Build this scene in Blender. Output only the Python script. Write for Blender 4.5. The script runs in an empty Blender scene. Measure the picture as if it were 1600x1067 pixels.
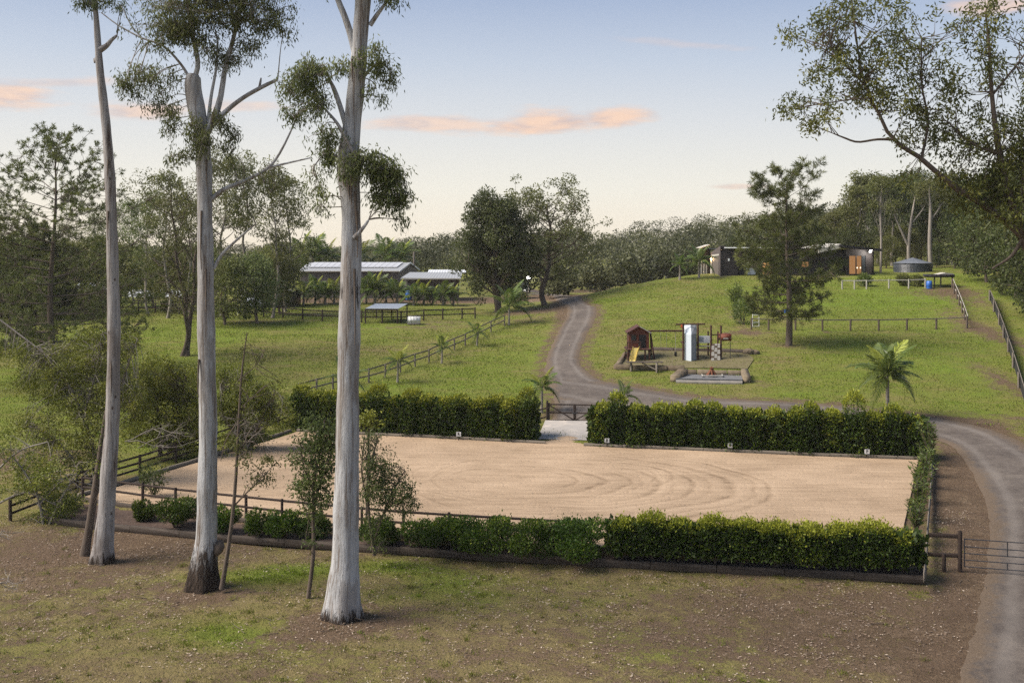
import bpy, math, random
import numpy as np
from mathutils import Vector, Matrix, noise as mnoise

# ------------------------------------------------------------------ camera, sky, sun, exposure
F, HR, CH = 1700.0, 395.0, 12.0            # focal length in photo pixels, horizon row, camera height
sc = bpy.context.scene
COL = sc.collection
cam_d = bpy.data.cameras.new('camera'); cam = bpy.data.objects.new('camera', cam_d); COL.objects.link(cam)
cam.location = (0, 0, CH); cam.rotation_euler = (math.radians(90), 0, 0)
cam_d.sensor_fit = 'HORIZONTAL'; cam_d.sensor_width = 36.0; cam_d.lens = 36.0*F/1600.0
cam_d.shift_y = -(533.5-HR)/1600.0; cam_d.clip_end = 6000.0; cam_d.clip_start = 0.5
sc.camera = cam
sc.view_settings.view_transform = 'Standard'; sc.view_settings.look = 'None'
sc.cycles.use_denoising = False
sc.view_settings.gamma = 1.0; sc.view_settings.exposure = 1.36; sc.view_settings.use_curve_mapping = False

SUN_EL, SUN_AZ = math.radians(48), math.radians(-98)   # azimuth from +Y towards +X
sun_d = bpy.data.lights.new('sun', 'SUN'); sun_d.energy = 3.0; sun_d.angle = math.radians(36); sun_d.color = (1.0, 0.92, 0.82)
sun = bpy.data.objects.new('sun', sun_d); COL.objects.link(sun); sun.location = (-60, 60, 60)
sv = Vector((math.sin(SUN_AZ)*math.cos(SUN_EL), math.cos(SUN_AZ)*math.cos(SUN_EL), math.sin(SUN_EL)))
sun.rotation_euler = (-sv).to_track_quat('-Z', 'Y').to_euler()

world = bpy.data.worlds.new('World'); sc.world = world; world.use_nodes = True
wt = world.node_tree; wn = wt.nodes; wl = wt.links; wn.clear()
class NB:
    """tiny node-building helper"""
    def __init__(s, t): s.t, s.n, s.l = t, t.nodes, t.links
    def put(s, sock, v):
        if v is None: return
        if isinstance(v, (int, float)):
            try: sock.default_value = v
            except TypeError: sock.default_value = (v, v, v)
        elif isinstance(v, (tuple, list)):
            sock.default_value = tuple(v) if len(v) == len(sock.default_value) else (*v, 1.0)
        else: s.l.new(v, sock)
    def m(s, op, a, b=None, c=None, clamp=False):
        q = s.n.new('ShaderNodeMath'); q.operation = op; q.use_clamp = clamp
        for i, v in enumerate((a, b, c)): s.put(q.inputs[i], v)
        return q.outputs[0]
    def mix(s, f, a, b, mode='MIX'):
        q = s.n.new('ShaderNodeMix'); q.data_type = 'RGBA'; q.blend_type = mode
        s.put(q.inputs[0], f); s.put(q.inputs[6], a); s.put(q.inputs[7], b); return q.outputs[2]
    def ramp(s, f, stops, interp='LINEAR'):
        q = s.n.new('ShaderNodeValToRGB'); cr = q.color_ramp; cr.interpolation = interp
        while len(cr.elements) < len(stops): cr.elements.new(0.5)
        for e, (p, c) in zip(cr.elements, stops): e.position = p; e.color = (*c, 1) if len(c) == 3 else c
        s.put(q.inputs[0], f); return q.outputs[0]
    def noise(s, vec, scale, detail=4, rough=0.55, dist=0.0):
        q = s.n.new('ShaderNodeTexNoise'); s.put(q.inputs['Vector'], vec)
        q.inputs['Scale'].default_value = scale; q.inputs['Detail'].default_value = detail
        q.inputs['Roughness'].default_value = rough; q.inputs['Distortion'].default_value = dist
        return q.outputs[0]
    def mapv(s, vec, scale=(1, 1, 1), loc=(0, 0, 0), rot=(0, 0, 0)):
        q = s.n.new('ShaderNodeMapping'); s.put(q.inputs[0], vec)
        q.inputs[1].default_value = loc; q.inputs[2].default_value = rot; q.inputs[3].default_value = scale
        return q.outputs[0]
    def attr(s, name):
        q = s.n.new('ShaderNodeAttribute'); q.attribute_name = name; return q.outputs[2]
    def smooth(s, x, a, b):
        q = s.n.new('ShaderNodeMapRange'); q.interpolation_type = 'SMOOTHSTEP'
        s.put(q.inputs[0], x); q.inputs[1].default_value = a; q.inputs[2].default_value = b; return q.outputs[0]
W = NB(wt)
tc = wn.new('ShaderNodeTexCoord'); sep = wn.new('ShaderNodeSeparateXYZ'); wl.new(tc.outputs['Generated'], sep.inputs[0])
dx, dy, dz = sep.outputs
el = W.m('ARCSINE', W.m('MAXIMUM', W.m('MINIMUM', dz, 1.0), -1.0)); az = W.m('ARCTAN2', dx, dy)
sky = wn.new('ShaderNodeTexSky'); sky.sky_type = 'NISHITA'; sky.sun_disc = False
sky.sun_elevation = SUN_EL; sky.sun_rotation = SUN_AZ; sky.altitude = 50; sky.air_density = 1.2; sky.dust_density = 2.5; sky.ozone_density = 2.0
elr = W.m('DIVIDE', W.m('MAXIMUM', el, 0.0), 1.5708)
dusk = W.ramp(elr, [(0.0, (0.88, 0.77, 0.60)), (0.012, (0.87, 0.80, 0.67)), (0.036, (0.79, 0.785, 0.725)), (0.073, (0.63, 0.665, 0.71)), (0.11, (0.46, 0.54, 0.67)), (0.145, (0.315, 0.405, 0.585)),
                    (0.40, (0.22, 0.31, 0.49)), (1.0, (0.18, 0.25, 0.42))])
# warm side towards the set sun
cosaz = W.m('COSINE', W.m('SUBTRACT', az, math.radians(-28)))
glow = W.m('MULTIPLY', W.smooth(cosaz, 0.2, 1.0), W.m('POWER', W.m('SUBTRACT', 1.0, W.m('MINIMUM', W.m('MULTIPLY', elr, 3.6), 1.0)), 2.0))
dusk = W.mix(W.m('MULTIPLY', glow, 0.30), dusk, (1.0, 0.86, 0.68))
# clouds: soft streaks by azimuth and elevation
comb = wn.new('ShaderNodeCombineXYZ'); W.put(comb.inputs[0], W.m('MULTIPLY', az, 7.0)); W.put(comb.inputs[1], W.m('MULTIPLY', el, 34.0))
cn = W.noise(comb.outputs[0], 1.0, 5, 0.6, 0.3)
cn2 = W.noise(comb.outputs[0], 3.4, 4, 0.6)
def cloud(px, py, hw, hh, tilt=0.0, k=1.0):
    a0 = math.atan((px-800)/F); e0 = math.atan((HR-py)/F*math.cos(a0)); wa = hw/F; we = hh/F
    u = W.m('DIVIDE', W.m('SUBTRACT', az, a0), wa)
    v = W.m('DIVIDE', W.m('SUBTRACT', W.m('SUBTRACT', el, e0), W.m('MULTIPLY', W.m('SUBTRACT', az, a0), tilt)), we)
    r = W.m('SQRT', W.m('ADD', W.m('MULTIPLY', u, u), W.m('MULTIPLY', v, v)))
    d = W.m('ADD', W.m('SUBTRACT', 1.0, r), W.m('ADD', W.m('MULTIPLY', W.m('SUBTRACT', cn, 0.5), 1.7), W.m('MULTIPLY', W.m('SUBTRACT', cn2, 0.5), 0.9)))
    return W.m('MULTIPLY', W.smooth(d, 0.0, 0.75), k)
cl = None
for a in ((950, 186, 95, 25, 0.0, 1.0), (860, 191, 160, 26, 0.04, 1.0), (680, 194, 130, 18, 0.0, 0.75), (15, 150, 90, 26, -0.02, 0.9), (215, 174, 90, 18, 0.0, 0.8), (90, 130, 120, 9, 0.08, 0.5),
          (1570, 5, 90, 26, 0, 0.8), (1150, 292, 55, 6, 0.0, 0.6), (1080, 70, 150, 9, -0.1, 0.25), (370, 165, 100, 12, 0.0, 0.5)):
    c = cloud(*a); cl = c if cl is None else W.m('MAXIMUM', cl, c)
band = W.m('MULTIPLY', W.smooth(cn, 0.60, 0.80), W.m('MULTIPLY', W.smooth(el, 0.05, 0.11), W.m('SUBTRACT', 1.0, W.smooth(el, 0.18, 0.5))))
band = W.m('MULTIPLY', band, W.smooth(W.m('ABSOLUTE', az), 0.45, 0.62))
cl = W.m('MAXIMUM', cl, W.m('MULTIPLY', band, 0.8))
ccol = W.mix(W.smooth(cn2, 0.30, 0.65), (0.60, 0.48, 0.46), (0.88, 0.62, 0.47))
dusk = W.mix(cl, dusk, ccol)
bg1 = wn.new('ShaderNodeBackground'); W.put(bg1.inputs[0], dusk); bg1.inputs[1].default_value = 0.40
bg2 = wn.new('ShaderNodeBackground'); wl.new(sky.outputs[0], bg2.inputs[0]); bg2.inputs[1].default_value = 0.006
ad = wn.new('ShaderNodeAddShader'); wl.new(bg1.outputs[0], ad.inputs[0]); wl.new(bg2.outputs[0], ad.inputs[1])
wo = wn.new('ShaderNodeOutputWorld'); wl.new(ad.outputs[0], wo.inputs[0])

# ------------------------------------------------------------------ helpers
R = random.Random(11); RG = np.random.default_rng(11)
def at(px, py, Y): return Vector(((px-800)*Y/F, Y, CH-(py-HR)*Y/F))
def z0(px, py, z=0.0):
    Y = (CH-z)*F/(py-HR); return ((px-800)*Y/F, Y)
def sstep(x, a, b):
    t = np.clip((x-a)/(b-a), 0, 1); return t*t*(3-2*t)

FAR_E = [(463, 675), (590, 681), (717, 687), (850, 694), (948, 699), (1140, 707), (1352, 716), (1435, 719)]
NEAR_E = [(129, 777), (214, 789), (300, 800), (460, 819), (617, 835), (850, 850), (1072, 861), (1275, 869), (1400, 875)]
far_w = [z0(*p) for p in FAR_E]; near_w = [z0(*p) for p in NEAR_E]
ARENA = np.array(far_w + near_w[::-1])
def poly_dist(x, y, poly):
    """signed distance to a polygon, negative inside"""
    n = len(poly); d = np.full(x.shape, 1e9); ins = np.zeros(x.shape, bool)
    for i in range(n):
        ax, ay = poly[i]; bx, by = poly[(i+1) % n]; ex, ey = bx-ax, by-ay
        t = np.clip(((x-ax)*ex+(y-ay)*ey)/(ex*ex+ey*ey), 0, 1)
        d = np.minimum(d, np.hypot(x-ax-t*ex, y-ay-t*ey))
        c = ((ay > y) != (by > y)) & (x < (bx-ax)*(y-ay)/(by-ay+1e-12)+ax)
        ins ^= c
    return np.where(ins, -d, d)
YL = [-200, 20, 34, 50, 60, 73, 80, 120, 157, 200, 260, 350, 460, 700, 2500]
ZL = [-0.9, -0.75, -0.65, -0.5, -0.25, 0.25, 0.9, 4.5, 5.5, 4.6, 5.5, 9.0, 12.0, 10.0, 6.0]
YR = [-200, 20, 34, 43, 55, 64, 70, 74, 80, 91.5, 107, 137, 150, 200, 350, 460, 700, 2500]
ZR = [-0.9, -0.75, -0.65, -0.5, -0.25, -0.08, 0.15, 0.45, 1.1, 2.85, 4.43, 9.1, 9.5, 10.0, 13.5, 16.0, 13.0, 6.0]
def hz(x, y):
    x = np.asarray(x, float); y = np.asarray(y, float)
    zl = np.interp(y, YL, ZL); zr = np.interp(y, YR, ZR)
    for d in (1.5, 3.0, -1.5, -3.0): zl = zl+np.interp(y+d, YL, ZL); zr = zr+np.interp(y+d, YR, ZR)
    zl /= 5; zr /= 5
    a = np.interp(y, [0, 137, 185, 600], [-4, -4, 12, 40]); b = np.interp(y, [0, 137, 185, 600], [24, 24, 62, 130])
    t = np.clip((x-a)/(b-a), 0, 1); t = t*t*(3-2*t)
    z = zl*(1-t)+zr*t
    z = z + 0.05*np.sin(x*0.31+1.3)*np.sin(y*0.27) + 0.03*np.sin(x*0.9+y*0.7)
    z = z + np.interp(y, [78, 95], [0, 1])*(0.12*np.sin(x*0.13+0.4)*np.cos(y*0.11))
    z = z + np.clip(x-40, 0, 200)*0.03*np.interp(y, [60, 100], [0, 1])
    near = (np.abs(x) < 40) & (y > 35) & (y < 85)
    if near.any():
        d = np.full(x.shape, 9.0); d[near] = poly_dist(x[near], y[near], ARENA)
        w = sstep(d, 0.1, 1.1); z = np.where(near, -0.09*(1-w)+z*w, z)
    return z
def hz1(x, y): return float(hz(np.array([x]), np.array([y]))[0])
_Y = np.concatenate([np.linspace(26, 180, 3000), np.linspace(180.2, 700, 1200)])
def gp(px, py):
    """the point of the ground seen at a photo pixel"""
    x = (px-800)*_Y/F; z = CH-(py-HR)*_Y/F; df = z-hz(x, _Y)
    i = int(np.argmax(df < 0)); i = max(i, 1)
    t = df[i-1]/(df[i-1]-df[i]+1e-9); Y = _Y[i-1]+t*(_Y[i]-_Y[i-1]); X = (px-800)*Y/F
    return Vector((X, Y, hz1(X, Y)))

def mesh_np(name, V, Q, tint=None, aname='tint', smooth=False):
    """mesh from a vertex array and an array of quads or triangles"""
    me = bpy.data.meshes.new(name); V = np.ascontiguousarray(V, np.float32); Q = np.ascontiguousarray(Q, np.int32)
    n, k = Q.shape
    me.vertices.add(len(V)); me.vertices.foreach_set('co', V.ravel())
    me.loops.add(n*k); me.loops.foreach_set('vertex_index', Q.ravel())
    me.polygons.add(n); me.polygons.foreach_set('loop_start', np.arange(0, n*k, k, dtype=np.int32))
    if smooth: me.polygons.foreach_set('use_smooth', np.ones(n, bool))
    me.update(calc_edges=True)
    if tint is not None:
        dom = 'FACE' if len(tint) == n else 'POINT'
        a = me.attributes.new(aname, 'FLOAT', dom); a.data.foreach_set('value', np.ascontiguousarray(tint, np.float32))
    return me
def addattr(me, name, vals):
    a = me.attributes.new(name, 'FLOAT', 'POINT'); a.data.foreach_set('value', np.ascontiguousarray(vals, np.float32))
def obj(name, me, mat=None, parent=None, loc=None, kind=None, label=None):
    o = bpy.data.objects.new(name, me); COL.objects.link(o)
    if mat is not None and me is not None and not me.materials: me.materials.append(mat)
    if parent is not None: o.parent = parent
    if loc is not None: o.location = loc
    if kind: o['kind'] = kind
    if label: o['label'] = label
    return o
def tag(o, label, cat, group=None):
    o['label'] = label; o['category'] = cat
    if group: o['group'] = group
    return o
def thing(name, label, cat, loc=(0, 0, 0), group=None, rz=0.0):
    o = bpy.data.objects.new(name, None); COL.objects.link(o); o.location = loc; o.rotation_euler = (0, 0, rz)
    o.empty_display_size = 0.2
    return tag(o, label, cat, group)
_cube = {}
def cube(mat):
    if mat.name not in _cube:
        # unit block with small chamfers on its edges
        c = 0.5; b = 0.5
        V = [(x, y, z) for x in (-c, c) for y in (-c, c) for z in (-c, c)]
        Q = [(0, 1, 3, 2), (4, 6, 7, 5), (0, 4, 5, 1), (2, 3, 7, 6), (0, 2, 6, 4), (1, 5, 7, 3)]
        me = mesh_np('block', np.array(V), np.array(Q)); me.materials.append(mat); _cube[mat.name] = me
    return _cube[mat.name]
def box(parent, name, c, size, mat, rz=0.0, rot=None, label=None):
    """block given by world centre and size, made a child of parent (parents are unrotated)"""
    o = obj(name, cube(mat)); o.scale = size; o.rotation_euler = rot if rot else (0, 0, rz)
    if parent is not None:
        o.parent = parent; base = parent.matrix_basis.translation
        g = parent.parent
        b = Vector(base)
        while g is not None: b += g.matrix_basis.translation; g = g.parent
        o.location = Vector(c)-b
    else: o.location = c
    if label: o['label'] = label
    return o
def beam(parent, name, p0, p1, w, h, mat, label=None):
    p0, p1 = Vector(p0), Vector(p1); d = p1-p0; L = d.length
    x = d.normalized(); up = Vector((0, 0, 1)) if abs(x.z) < 0.98 else Vector((0, 1, 0))
    y = up.cross(x).normalized(); z = x.cross(y)
    m = Matrix((x, y, z)).transposed()
    return box(parent, name, (p0+p1)/2, (L, w, h), mat, rot=m.to_euler(), label=label)
def pmesh(parent, name, V, Fc, mat, smooth=False, label=None):
    """mesh from world points, child of an unrotated parent"""
    b = Vector((0, 0, 0)); g = parent
    while g is not None: b += g.matrix_basis.translation; g = g.parent
    me = bpy.data.meshes.new(name); me.from_pydata([tuple(Vector(v)-b) for v in V], [], Fc); me.update()
    if smooth: me.polygons.foreach_set('use_smooth', np.ones(len(me.polygons), bool))
    return obj(name, me, mat, parent, label=label)
def prism(parent, name, poly, d, mat, label=None):
    """closed slab: a polygon of world points pushed along vector d"""
    n = len(poly); d = Vector(d); V = [Vector(p) for p in poly]+[Vector(p)+d for p in poly]
    Fc = [tuple(range(n))[::-1], tuple(range(n, 2*n))]+[(i, (i+1) % n, n+(i+1) % n, n+i) for i in range(n)]
    return pmesh(parent, name, V, Fc, mat, label=label)

def tubes(paths, k=6, noise=0.0, dark=None):
    """all paths [(points, radii)] as one vertex / quad array; dark: function(points)->per-vertex value"""
    Vs, Qs, As, off = [], [], [], 0
    ang = np.linspace(0, 2*np.pi, k, endpoint=False)
    for P, rad in paths:
        P = np.asarray(P, float); rad = np.asarray(rad, float); n = len(P)
        T = np.gradient(P, axis=0); T /= np.linalg.norm(T, axis=1)[:, None]+1e-9
        ref = np.array([1., 0.13, 0.07]) if abs(T[:, 0]).mean() < 0.8 else np.array([0.1, 1., 0.1])
        A = np.cross(T, ref); A /= np.linalg.norm(A, axis=1)[:, None]+1e-9; B = np.cross(T, A)
        rr = rad[:, None]*np.ones(k)
        if noise:
            rr = rr*(1+noise*np.array([[mnoise.noise((math.cos(a)*1.3+off, math.sin(a)*1.3, p[2]*0.55)) for a in ang] for p in P]))
        V = P[:, None, :]+rr[:, :, None]*(np.cos(ang)[None, :, None]*A[:, None, :]+np.sin(ang)[None, :, None]*B[:, None, :])
        i = np.arange(n-1)[:, None]*k; j = np.arange(k)[None, :]; j2 = (j+1) % k
        Q = np.stack([i+j, i+j2, i+k+j2, i+k+j], -1).reshape(-1, 4)+off
        Vs.append(V.reshape(-1, 3)); Qs.append(Q); off += n*k
    V = np.concatenate(Vs); Q = np.concatenate(Qs)
    return V, Q
def curve(pts, n=24):
    """Catmull-Rom through points (any dimension)"""
    P = np.asarray(pts, float); m = len(P)
    P = np.vstack([2*P[0]-P[1], P, 2*P[-1]-P[-2]]); out = []
    t = np.linspace(0, m-1-1e-6, n); i = t.astype(int); f = (t-i)[:, None]
    p0, p1, p2, p3 = P[i], P[i+1], P[i+2], P[i+3]
    return 0.5*((2*p1)+(-p0+p2)*f+(2*p0-5*p1+4*p2-p3)*f**2+(-p0+3*p1-3*p2+p3)*f**3)
def unit(a): return a/(np.linalg.norm(a, axis=-1, keepdims=True)+1e-9)
def leaf_np(P, D, L, Wd, rg, up=None):
    """pointed leaves: one quad each, from P along D"""
    n = len(P); D = unit(D)
    S = unit(np.cross(D, rg.normal(size=(n, 3)) if up is None else up))
    L = np.broadcast_to(L, n)[:, None]; Wd = np.broadcast_to(Wd, n)[:, None]
    V = np.stack([P, P+D*L*0.45+S*Wd*0.5, P+D*L, P+D*L*0.45-S*Wd*0.5], 1).reshape(-1, 3)
    Q = np.arange(4*n).reshape(n, 4); return V, Q
def in_ball(n, rg, shell=0.0):
    d = unit(rg.normal(size=(n, 3))); r = rg.random(n)**(1/3); r = shell+(1-shell)*r
    return d*r[:, None]

# ------------------------------------------------------------------ materials
def new_mat(name):
    m = bpy.data.materials.new(name); m.use_nodes = True; t = m.node_tree; t.nodes.clear()
    b = NB(t); out = t.nodes.new('ShaderNodeOutputMaterial'); p = t.nodes.new('ShaderNodeBsdfPrincipled')
    t.links.new(p.outputs[0], out.inputs[0]); tcn = t.nodes.new('ShaderNodeTexCoord')
    return m, b, p, out, tcn
def bump(b, p, h, strength=0.5, dist=0.05):
    q = b.n.new('ShaderNodeBump'); q.inputs['Strength'].default_value = strength; q.inputs['Distance'].default_value = dist
    b.put(q.inputs['Height'], h); b.l.new(q.outputs[0], p.inputs['Normal'])
def plain(name, col, rough=0.7, var=0.25, scale=3.0, stretch=(1, 1, 1), metal=0.0, spec=0.3, bmp=0.0, col2=None, coord='Object'):
    m, b, p, out, tcn = new_mat(name)
    v = b.mapv(tcn.outputs[coord], stretch)
    n = b.noise(v, scale, 6, 0.65); n2 = b.noise(v, scale*0.23, 3)
    c2 = col2 if col2 else tuple(min(1, c*(1+var*1.2)) for c in col)
    c1 = tuple(c*(1-var) for c in col)
    f = b.m('ADD', b.m('MULTIPLY', n, 0.65), b.m('MULTIPLY', n2, 0.35))
    b.put(p.inputs['Base Color'], b.ramp(f, [(0.30, c1), (0.52, col), (0.72, c2)]))
    p.inputs['Roughness'].default_value = rough; p.inputs['Metallic'].default_value = metal
    p.inputs['Specular IOR Level'].default_value = spec
    if bmp: bump(b, p, n, bmp, 0.02)
    return m
def leaf_mat(name, dark, mid, light, trans=0.28, rough=0.5, spec=0.25):
    m, b, p, out, tcn = new_mat(name)
    a = b.attr('tint'); c = b.ramp(a, [(0.0, dark), (0.5, mid), (1.0, light)])
    oi = b.n.new('ShaderNodeObjectInfo')
    hs = b.n.new('ShaderNodeHueSaturation'); b.l.new(c, hs.inputs['Color'])
    b.put(hs.inputs['Value'], b.m('ADD', 0.86, b.m('MULTIPLY', oi.outputs['Random'], 0.28)))
    b.put(hs.inputs['Hue'], b.m('ADD', 0.488, b.m('MULTIPLY', oi.outputs['Random'], 0.024)))
    b.put(p.inputs['Base Color'], hs.outputs[0]); p.inputs['Roughness'].default_value = rough; p.inputs['Specular IOR Level'].default_value = spec
    tr = b.n.new('ShaderNodeBsdfTranslucent'); b.l.new(hs.outputs[0], tr.inputs[0])
    mx = b.n.new('ShaderNodeMixShader'); mx.inputs[0].default_value = trans
    b.l.new(p.outputs[0], mx.inputs[1]); b.l.new(tr.outputs[0], mx.inputs[2]); b.l.new(mx.outputs[0], out.inputs[0])
    return m
def emit(name, col, s):
    m = bpy.data.materials.new(name); m.use_nodes = True; t = m.node_tree; t.nodes.clear()
    e = t.nodes.new('ShaderNodeEmission'); e.inputs[0].default_value = (*col, 1); e.inputs[1].default_value = s
    o = t.nodes.new('ShaderNodeOutputMaterial'); t.links.new(e.outputs[0], o.inputs[0]); return m

# ground: grass, dry grass, soil and litter, steered by the 'lush' and 'dirt' attributes of the sheet
GM, b, p, out, tcn = new_mat('grass_ground')
oc = tcn.outputs['Object']
n1 = b.noise(oc, 0.16, 5, 0.6); n2 = b.noise(oc, 1.1, 5, 0.7); n3 = b.noise(oc, 6.0, 4, 0.7); n4 = b.noise(b.mapv(oc, (0.55, 1.5, 1)), 0.55, 5, 0.65)
lush = b.m('ADD', b.attr('lush'), b.m('ADD', b.m('MULTIPLY', b.m('SUBTRACT', n1, 0.5), 1.5), b.m('ADD', b.m('MULTIPLY', b.m('SUBTRACT', n4, 0.5), 1.5), b.m('MULTIPLY', b.m('SUBTRACT', n2, 0.5), 0.9))), clamp=True)
gcol = b.ramp(lush, [(0.0, (0.208, 0.165, 0.074)), (0.28, (0.188, 0.174, 0.053)), (0.55, (0.164, 0.182, 0.036)), (1.0, (0.144, 0.198, 0.024))])
gcol = b.mix(b.m('MULTIPLY', b.smooth(n2, 0.40, 0.66), 0.60), gcol, b.mix(0.5, gcol, (0.085, 0.085, 0.024)))
gcol = b.mix(b.m('MULTIPLY', b.smooth(n3, 0.45, 0.7), 0.55), gcol, b.mix(0.6, gcol, (0.055, 0.065, 0.02)))
nb0 = b.noise(oc, 11.0, 4, 0.75)
soil = b.ramp(b.m('ADD', b.m('MULTIPLY', n2, 0.5), b.m('MULTIPLY', n3, 0.5)), [(0.3, (0.062, 0.041, 0.026)), (0.5, (0.130, 0.089, 0.056)), (0.68, (0.225, 0.162, 0.106))])
soil = b.mix(b.m('MULTIPLY', b.smooth(nb0, 0.52, 0.66), 0.6), soil, (0.032, 0.022, 0.016))
soil = b.mix(b.m('MULTIPLY', b.smooth(n1, 0.42, 0.62), 0.5), soil, (0.130, 0.088, 0.060))
dirt = b.smooth(b.m('ADD', b.attr('dirt'), b.m('ADD', b.m('MULTIPLY', b.m('SUBTRACT', n2, 0.5), 1.5), b.m('MULTIPLY', b.m('SUBTRACT', n3, 0.5), 0.8))), 0.30, 0.72)
b.put(p.inputs['Base Color'], b.mix(dirt, gcol, soil)); p.inputs['Roughness'].default_value = 0.95; p.inputs['Specular IOR Level'].default_value = 0.08
nb = b.noise(oc, 14.0, 4, 0.75)
bump(b, p, b.m('ADD', b.m('MULTIPLY', n3, 0.7), b.m('MULTIPLY', nb, 0.5)), 1.0, 0.22)

RM, b, p, out, tcn = new_mat('gravel_road')
oc = tcn.outputs['Object']; n1 = b.noise(oc, 0.35, 4, 0.6); n2 = b.noise(oc, 3.0, 6, 0.75); n3 = b.noise(oc, 16.0, 4, 0.85)
f = b.m('ADD', b.m('MULTIPLY', n1, 0.35), b.m('ADD', b.m('MULTIPLY', n2, 0.35), b.m('MULTIPLY', n3, 0.3)))
c = b.ramp(f, [(0.36, (0.056, 0.045, 0.039)), (0.5, (0.106, 0.088, 0.075)), (0.64, (0.175, 0.147, 0.122))])
edge = b.attr('edge')
wh = b.m('MULTIPLY', b.smooth(edge, 0.10, 0.26), b.m('SUBTRACT', 1.0, b.smooth(edge, 0.30, 0.48)))
c = b.mix(b.m('MULTIPLY', wh, b.m('ADD', 0.15, b.m('MULTIPLY', n1, 0.5))), c, (0.19, 0.166, 0.146))
c = b.mix(b.smooth(b.m('ADD', edge, b.m('ADD', b.m('MULTIPLY', b.m('SUBTRACT', n2, 0.5), 1.3), b.m('MULTIPLY', b.m('SUBTRACT', n1, 0.5), 0.8))), 0.40, 0.85), c, b.ramp(n3, [(0.3, (0.07, 0.050, 0.036)), (0.5, (0.115, 0.084, 0.058)), (0.7, (0.18, 0.135, 0.095))]))
b.put(p.inputs['Base Color'], c); p.inputs['Roughness'].default_value = 0.9; p.inputs['Specular IOR Level'].default_value = 0.15
bump(b, p, b.m('ADD', n2, b.m('MULTIPLY', n3, 0.6)), 0.9, 0.06)

SM, b, p, out, tcn = new_mat('arena_sand')
oc = tcn.outputs['Object']; n1 = b.noise(oc, 0.22, 5, 0.6); n2 = b.noise(b.mapv(oc, (0.25, 2.2, 1), rot=(0, 0, 0.24)), 1.2, 6, 0.65); n3 = b.noise(oc, 16.0, 4, 0.75)
rut = b.attr('rut')
f = b.m('ADD', b.m('ADD', b.m('MULTIPLY', n1, 0.42), b.m('MULTIPLY', n2, 0.42)), b.m('ADD', b.m('MULTIPLY', n3, 0.16), b.m('MULTIPLY', rut, 0.125)))
c = b.ramp(f, [(0.26, (0.16, 0.110, 0.070)), (0.40, (0.272, 0.194, 0.127)), (0.55, (0.372, 0.271, 0.182)), (0.76, (0.49, 0.368, 0.256))])
b.put(p.inputs['Base Color'], c); p.inputs['Roughness'].default_value = 0.95; p.inputs['Specular IOR Level'].default_value = 0.1
vo = b.n.new('ShaderNodeTexVoronoi'); b.put(vo.inputs['Vector'], oc); vo.inputs['Scale'].default_value = 2.6
bump(b, p, b.m('ADD', b.m('ADD', b.m('MULTIPLY', n2, 0.8), b.m('MULTIPLY', n3, 0.7)), b.m('MULTIPLY', b.smooth(vo.outputs['Distance'], 0.0, 0.35), 0.5)), 0.9, 0.07)

def gum_mat(name, pale, grey, tan, brown, spots=0.0, tanw=0.55):
    m, b, p, out, tcn = new_mat(name); oc = tcn.outputs['Object']
    ns = b.noise(b.mapv(oc, (3.6, 3.6, 0.20)), 1.6, 8, 0.72, 0.5); nf = b.noise(b.mapv(oc, (5, 5, 0.9)), 3.0, 5, 0.7); nl = b.noise(b.mapv(oc, (1, 1, 0.35)), 0.9, 3)
    c = b.ramp(ns, [(0.36, brown), (0.42, tan), (0.48, grey), (0.58, pale)])
    c = b.mix(b.m('MULTIPLY', b.smooth(nl, 0.52, 0.60), tanw), c, tan)
    c = b.mix(b.m('MULTIPLY', b.smooth(nf, 0.58, 0.72), 0.6), c, brown)
    vo = b.n.new('ShaderNodeTexVoronoi'); b.put(vo.inputs['Vector'], b.mapv(oc, (1, 1, 0.6))); vo.inputs['Scale'].default_value = 2.6
    sp = b.m('SUBTRACT', 1.0, b.smooth(b.m('ADD', vo.outputs['Distance'], b.m('MULTIPLY', nf, 0.12)), 0.12, 0.22))
    c = b.mix(b.m('MULTIPLY', sp, 0.25+spots), c, brown)
    d = b.smooth(b.m('ADD', b.attr('dark'), b.m('ADD', b.m('MULTIPLY', b.m('SUBTRACT', ns, 0.5), 2.6), b.m('MULTIPLY', b.m('SUBTRACT', nf, 0.5), 1.2))), 0.42, 0.78)
    c = b.mix(d, c, b.ramp(nf, [(0.35, (0.014, 0.010, 0.008)), (0.6, (0.055, 0.038, 0.028)), (0.75, (0.12, 0.085, 0.06))]))
    b.put(p.inputs['Base Color'], c); p.inputs['Roughness'].default_value = 0.8; p.inputs['Specular IOR Level'].default_value = 0.15
    bump(b, p, b.m('ADD', b.m('MULTIPLY', nf, 0.6), b.m('MULTIPLY', b.m('MULTIPLY', nf, d), 1.6)), 0.8, 0.08)
    return m
M = {}
M['gum'] = gum_mat('smooth_gum_bark', (0.415, 0.412, 0.412), (0.305, 0.298, 0.294), (0.215, 0.187, 0.166), (0.12, 0.09, 0.07))
M['gum_rough'] = gum_mat('mottled_gum_bark', (0.345, 0.325, 0.313), (0.25, 0.23, 0.218), (0.175, 0.148, 0.132), (0.075, 0.054, 0.045), 0.65, 0.7)
M['bark'] = plain('brown_bark', (0.105, 0.080, 0.062), 0.9, 0.4, 6, (1, 1, 0.25), bmp=0.6)
M['bark_pale'] = plain('pale_bark', (0.24, 0.21, 0.18), 0.9, 0.35, 5, (1, 1, 0.25), bmp=0.4)
M['dead'] = plain('dead_wood', (0.25, 0.22, 0.19), 0.9, 0.3, 6, bmp=0.3)
M['timber'] = plain('dark_stained_timber', (0.040, 0.026, 0.020), 0.75, 0.4, 2.5, (0.6, 4, 4), bmp=0.4)
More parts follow.
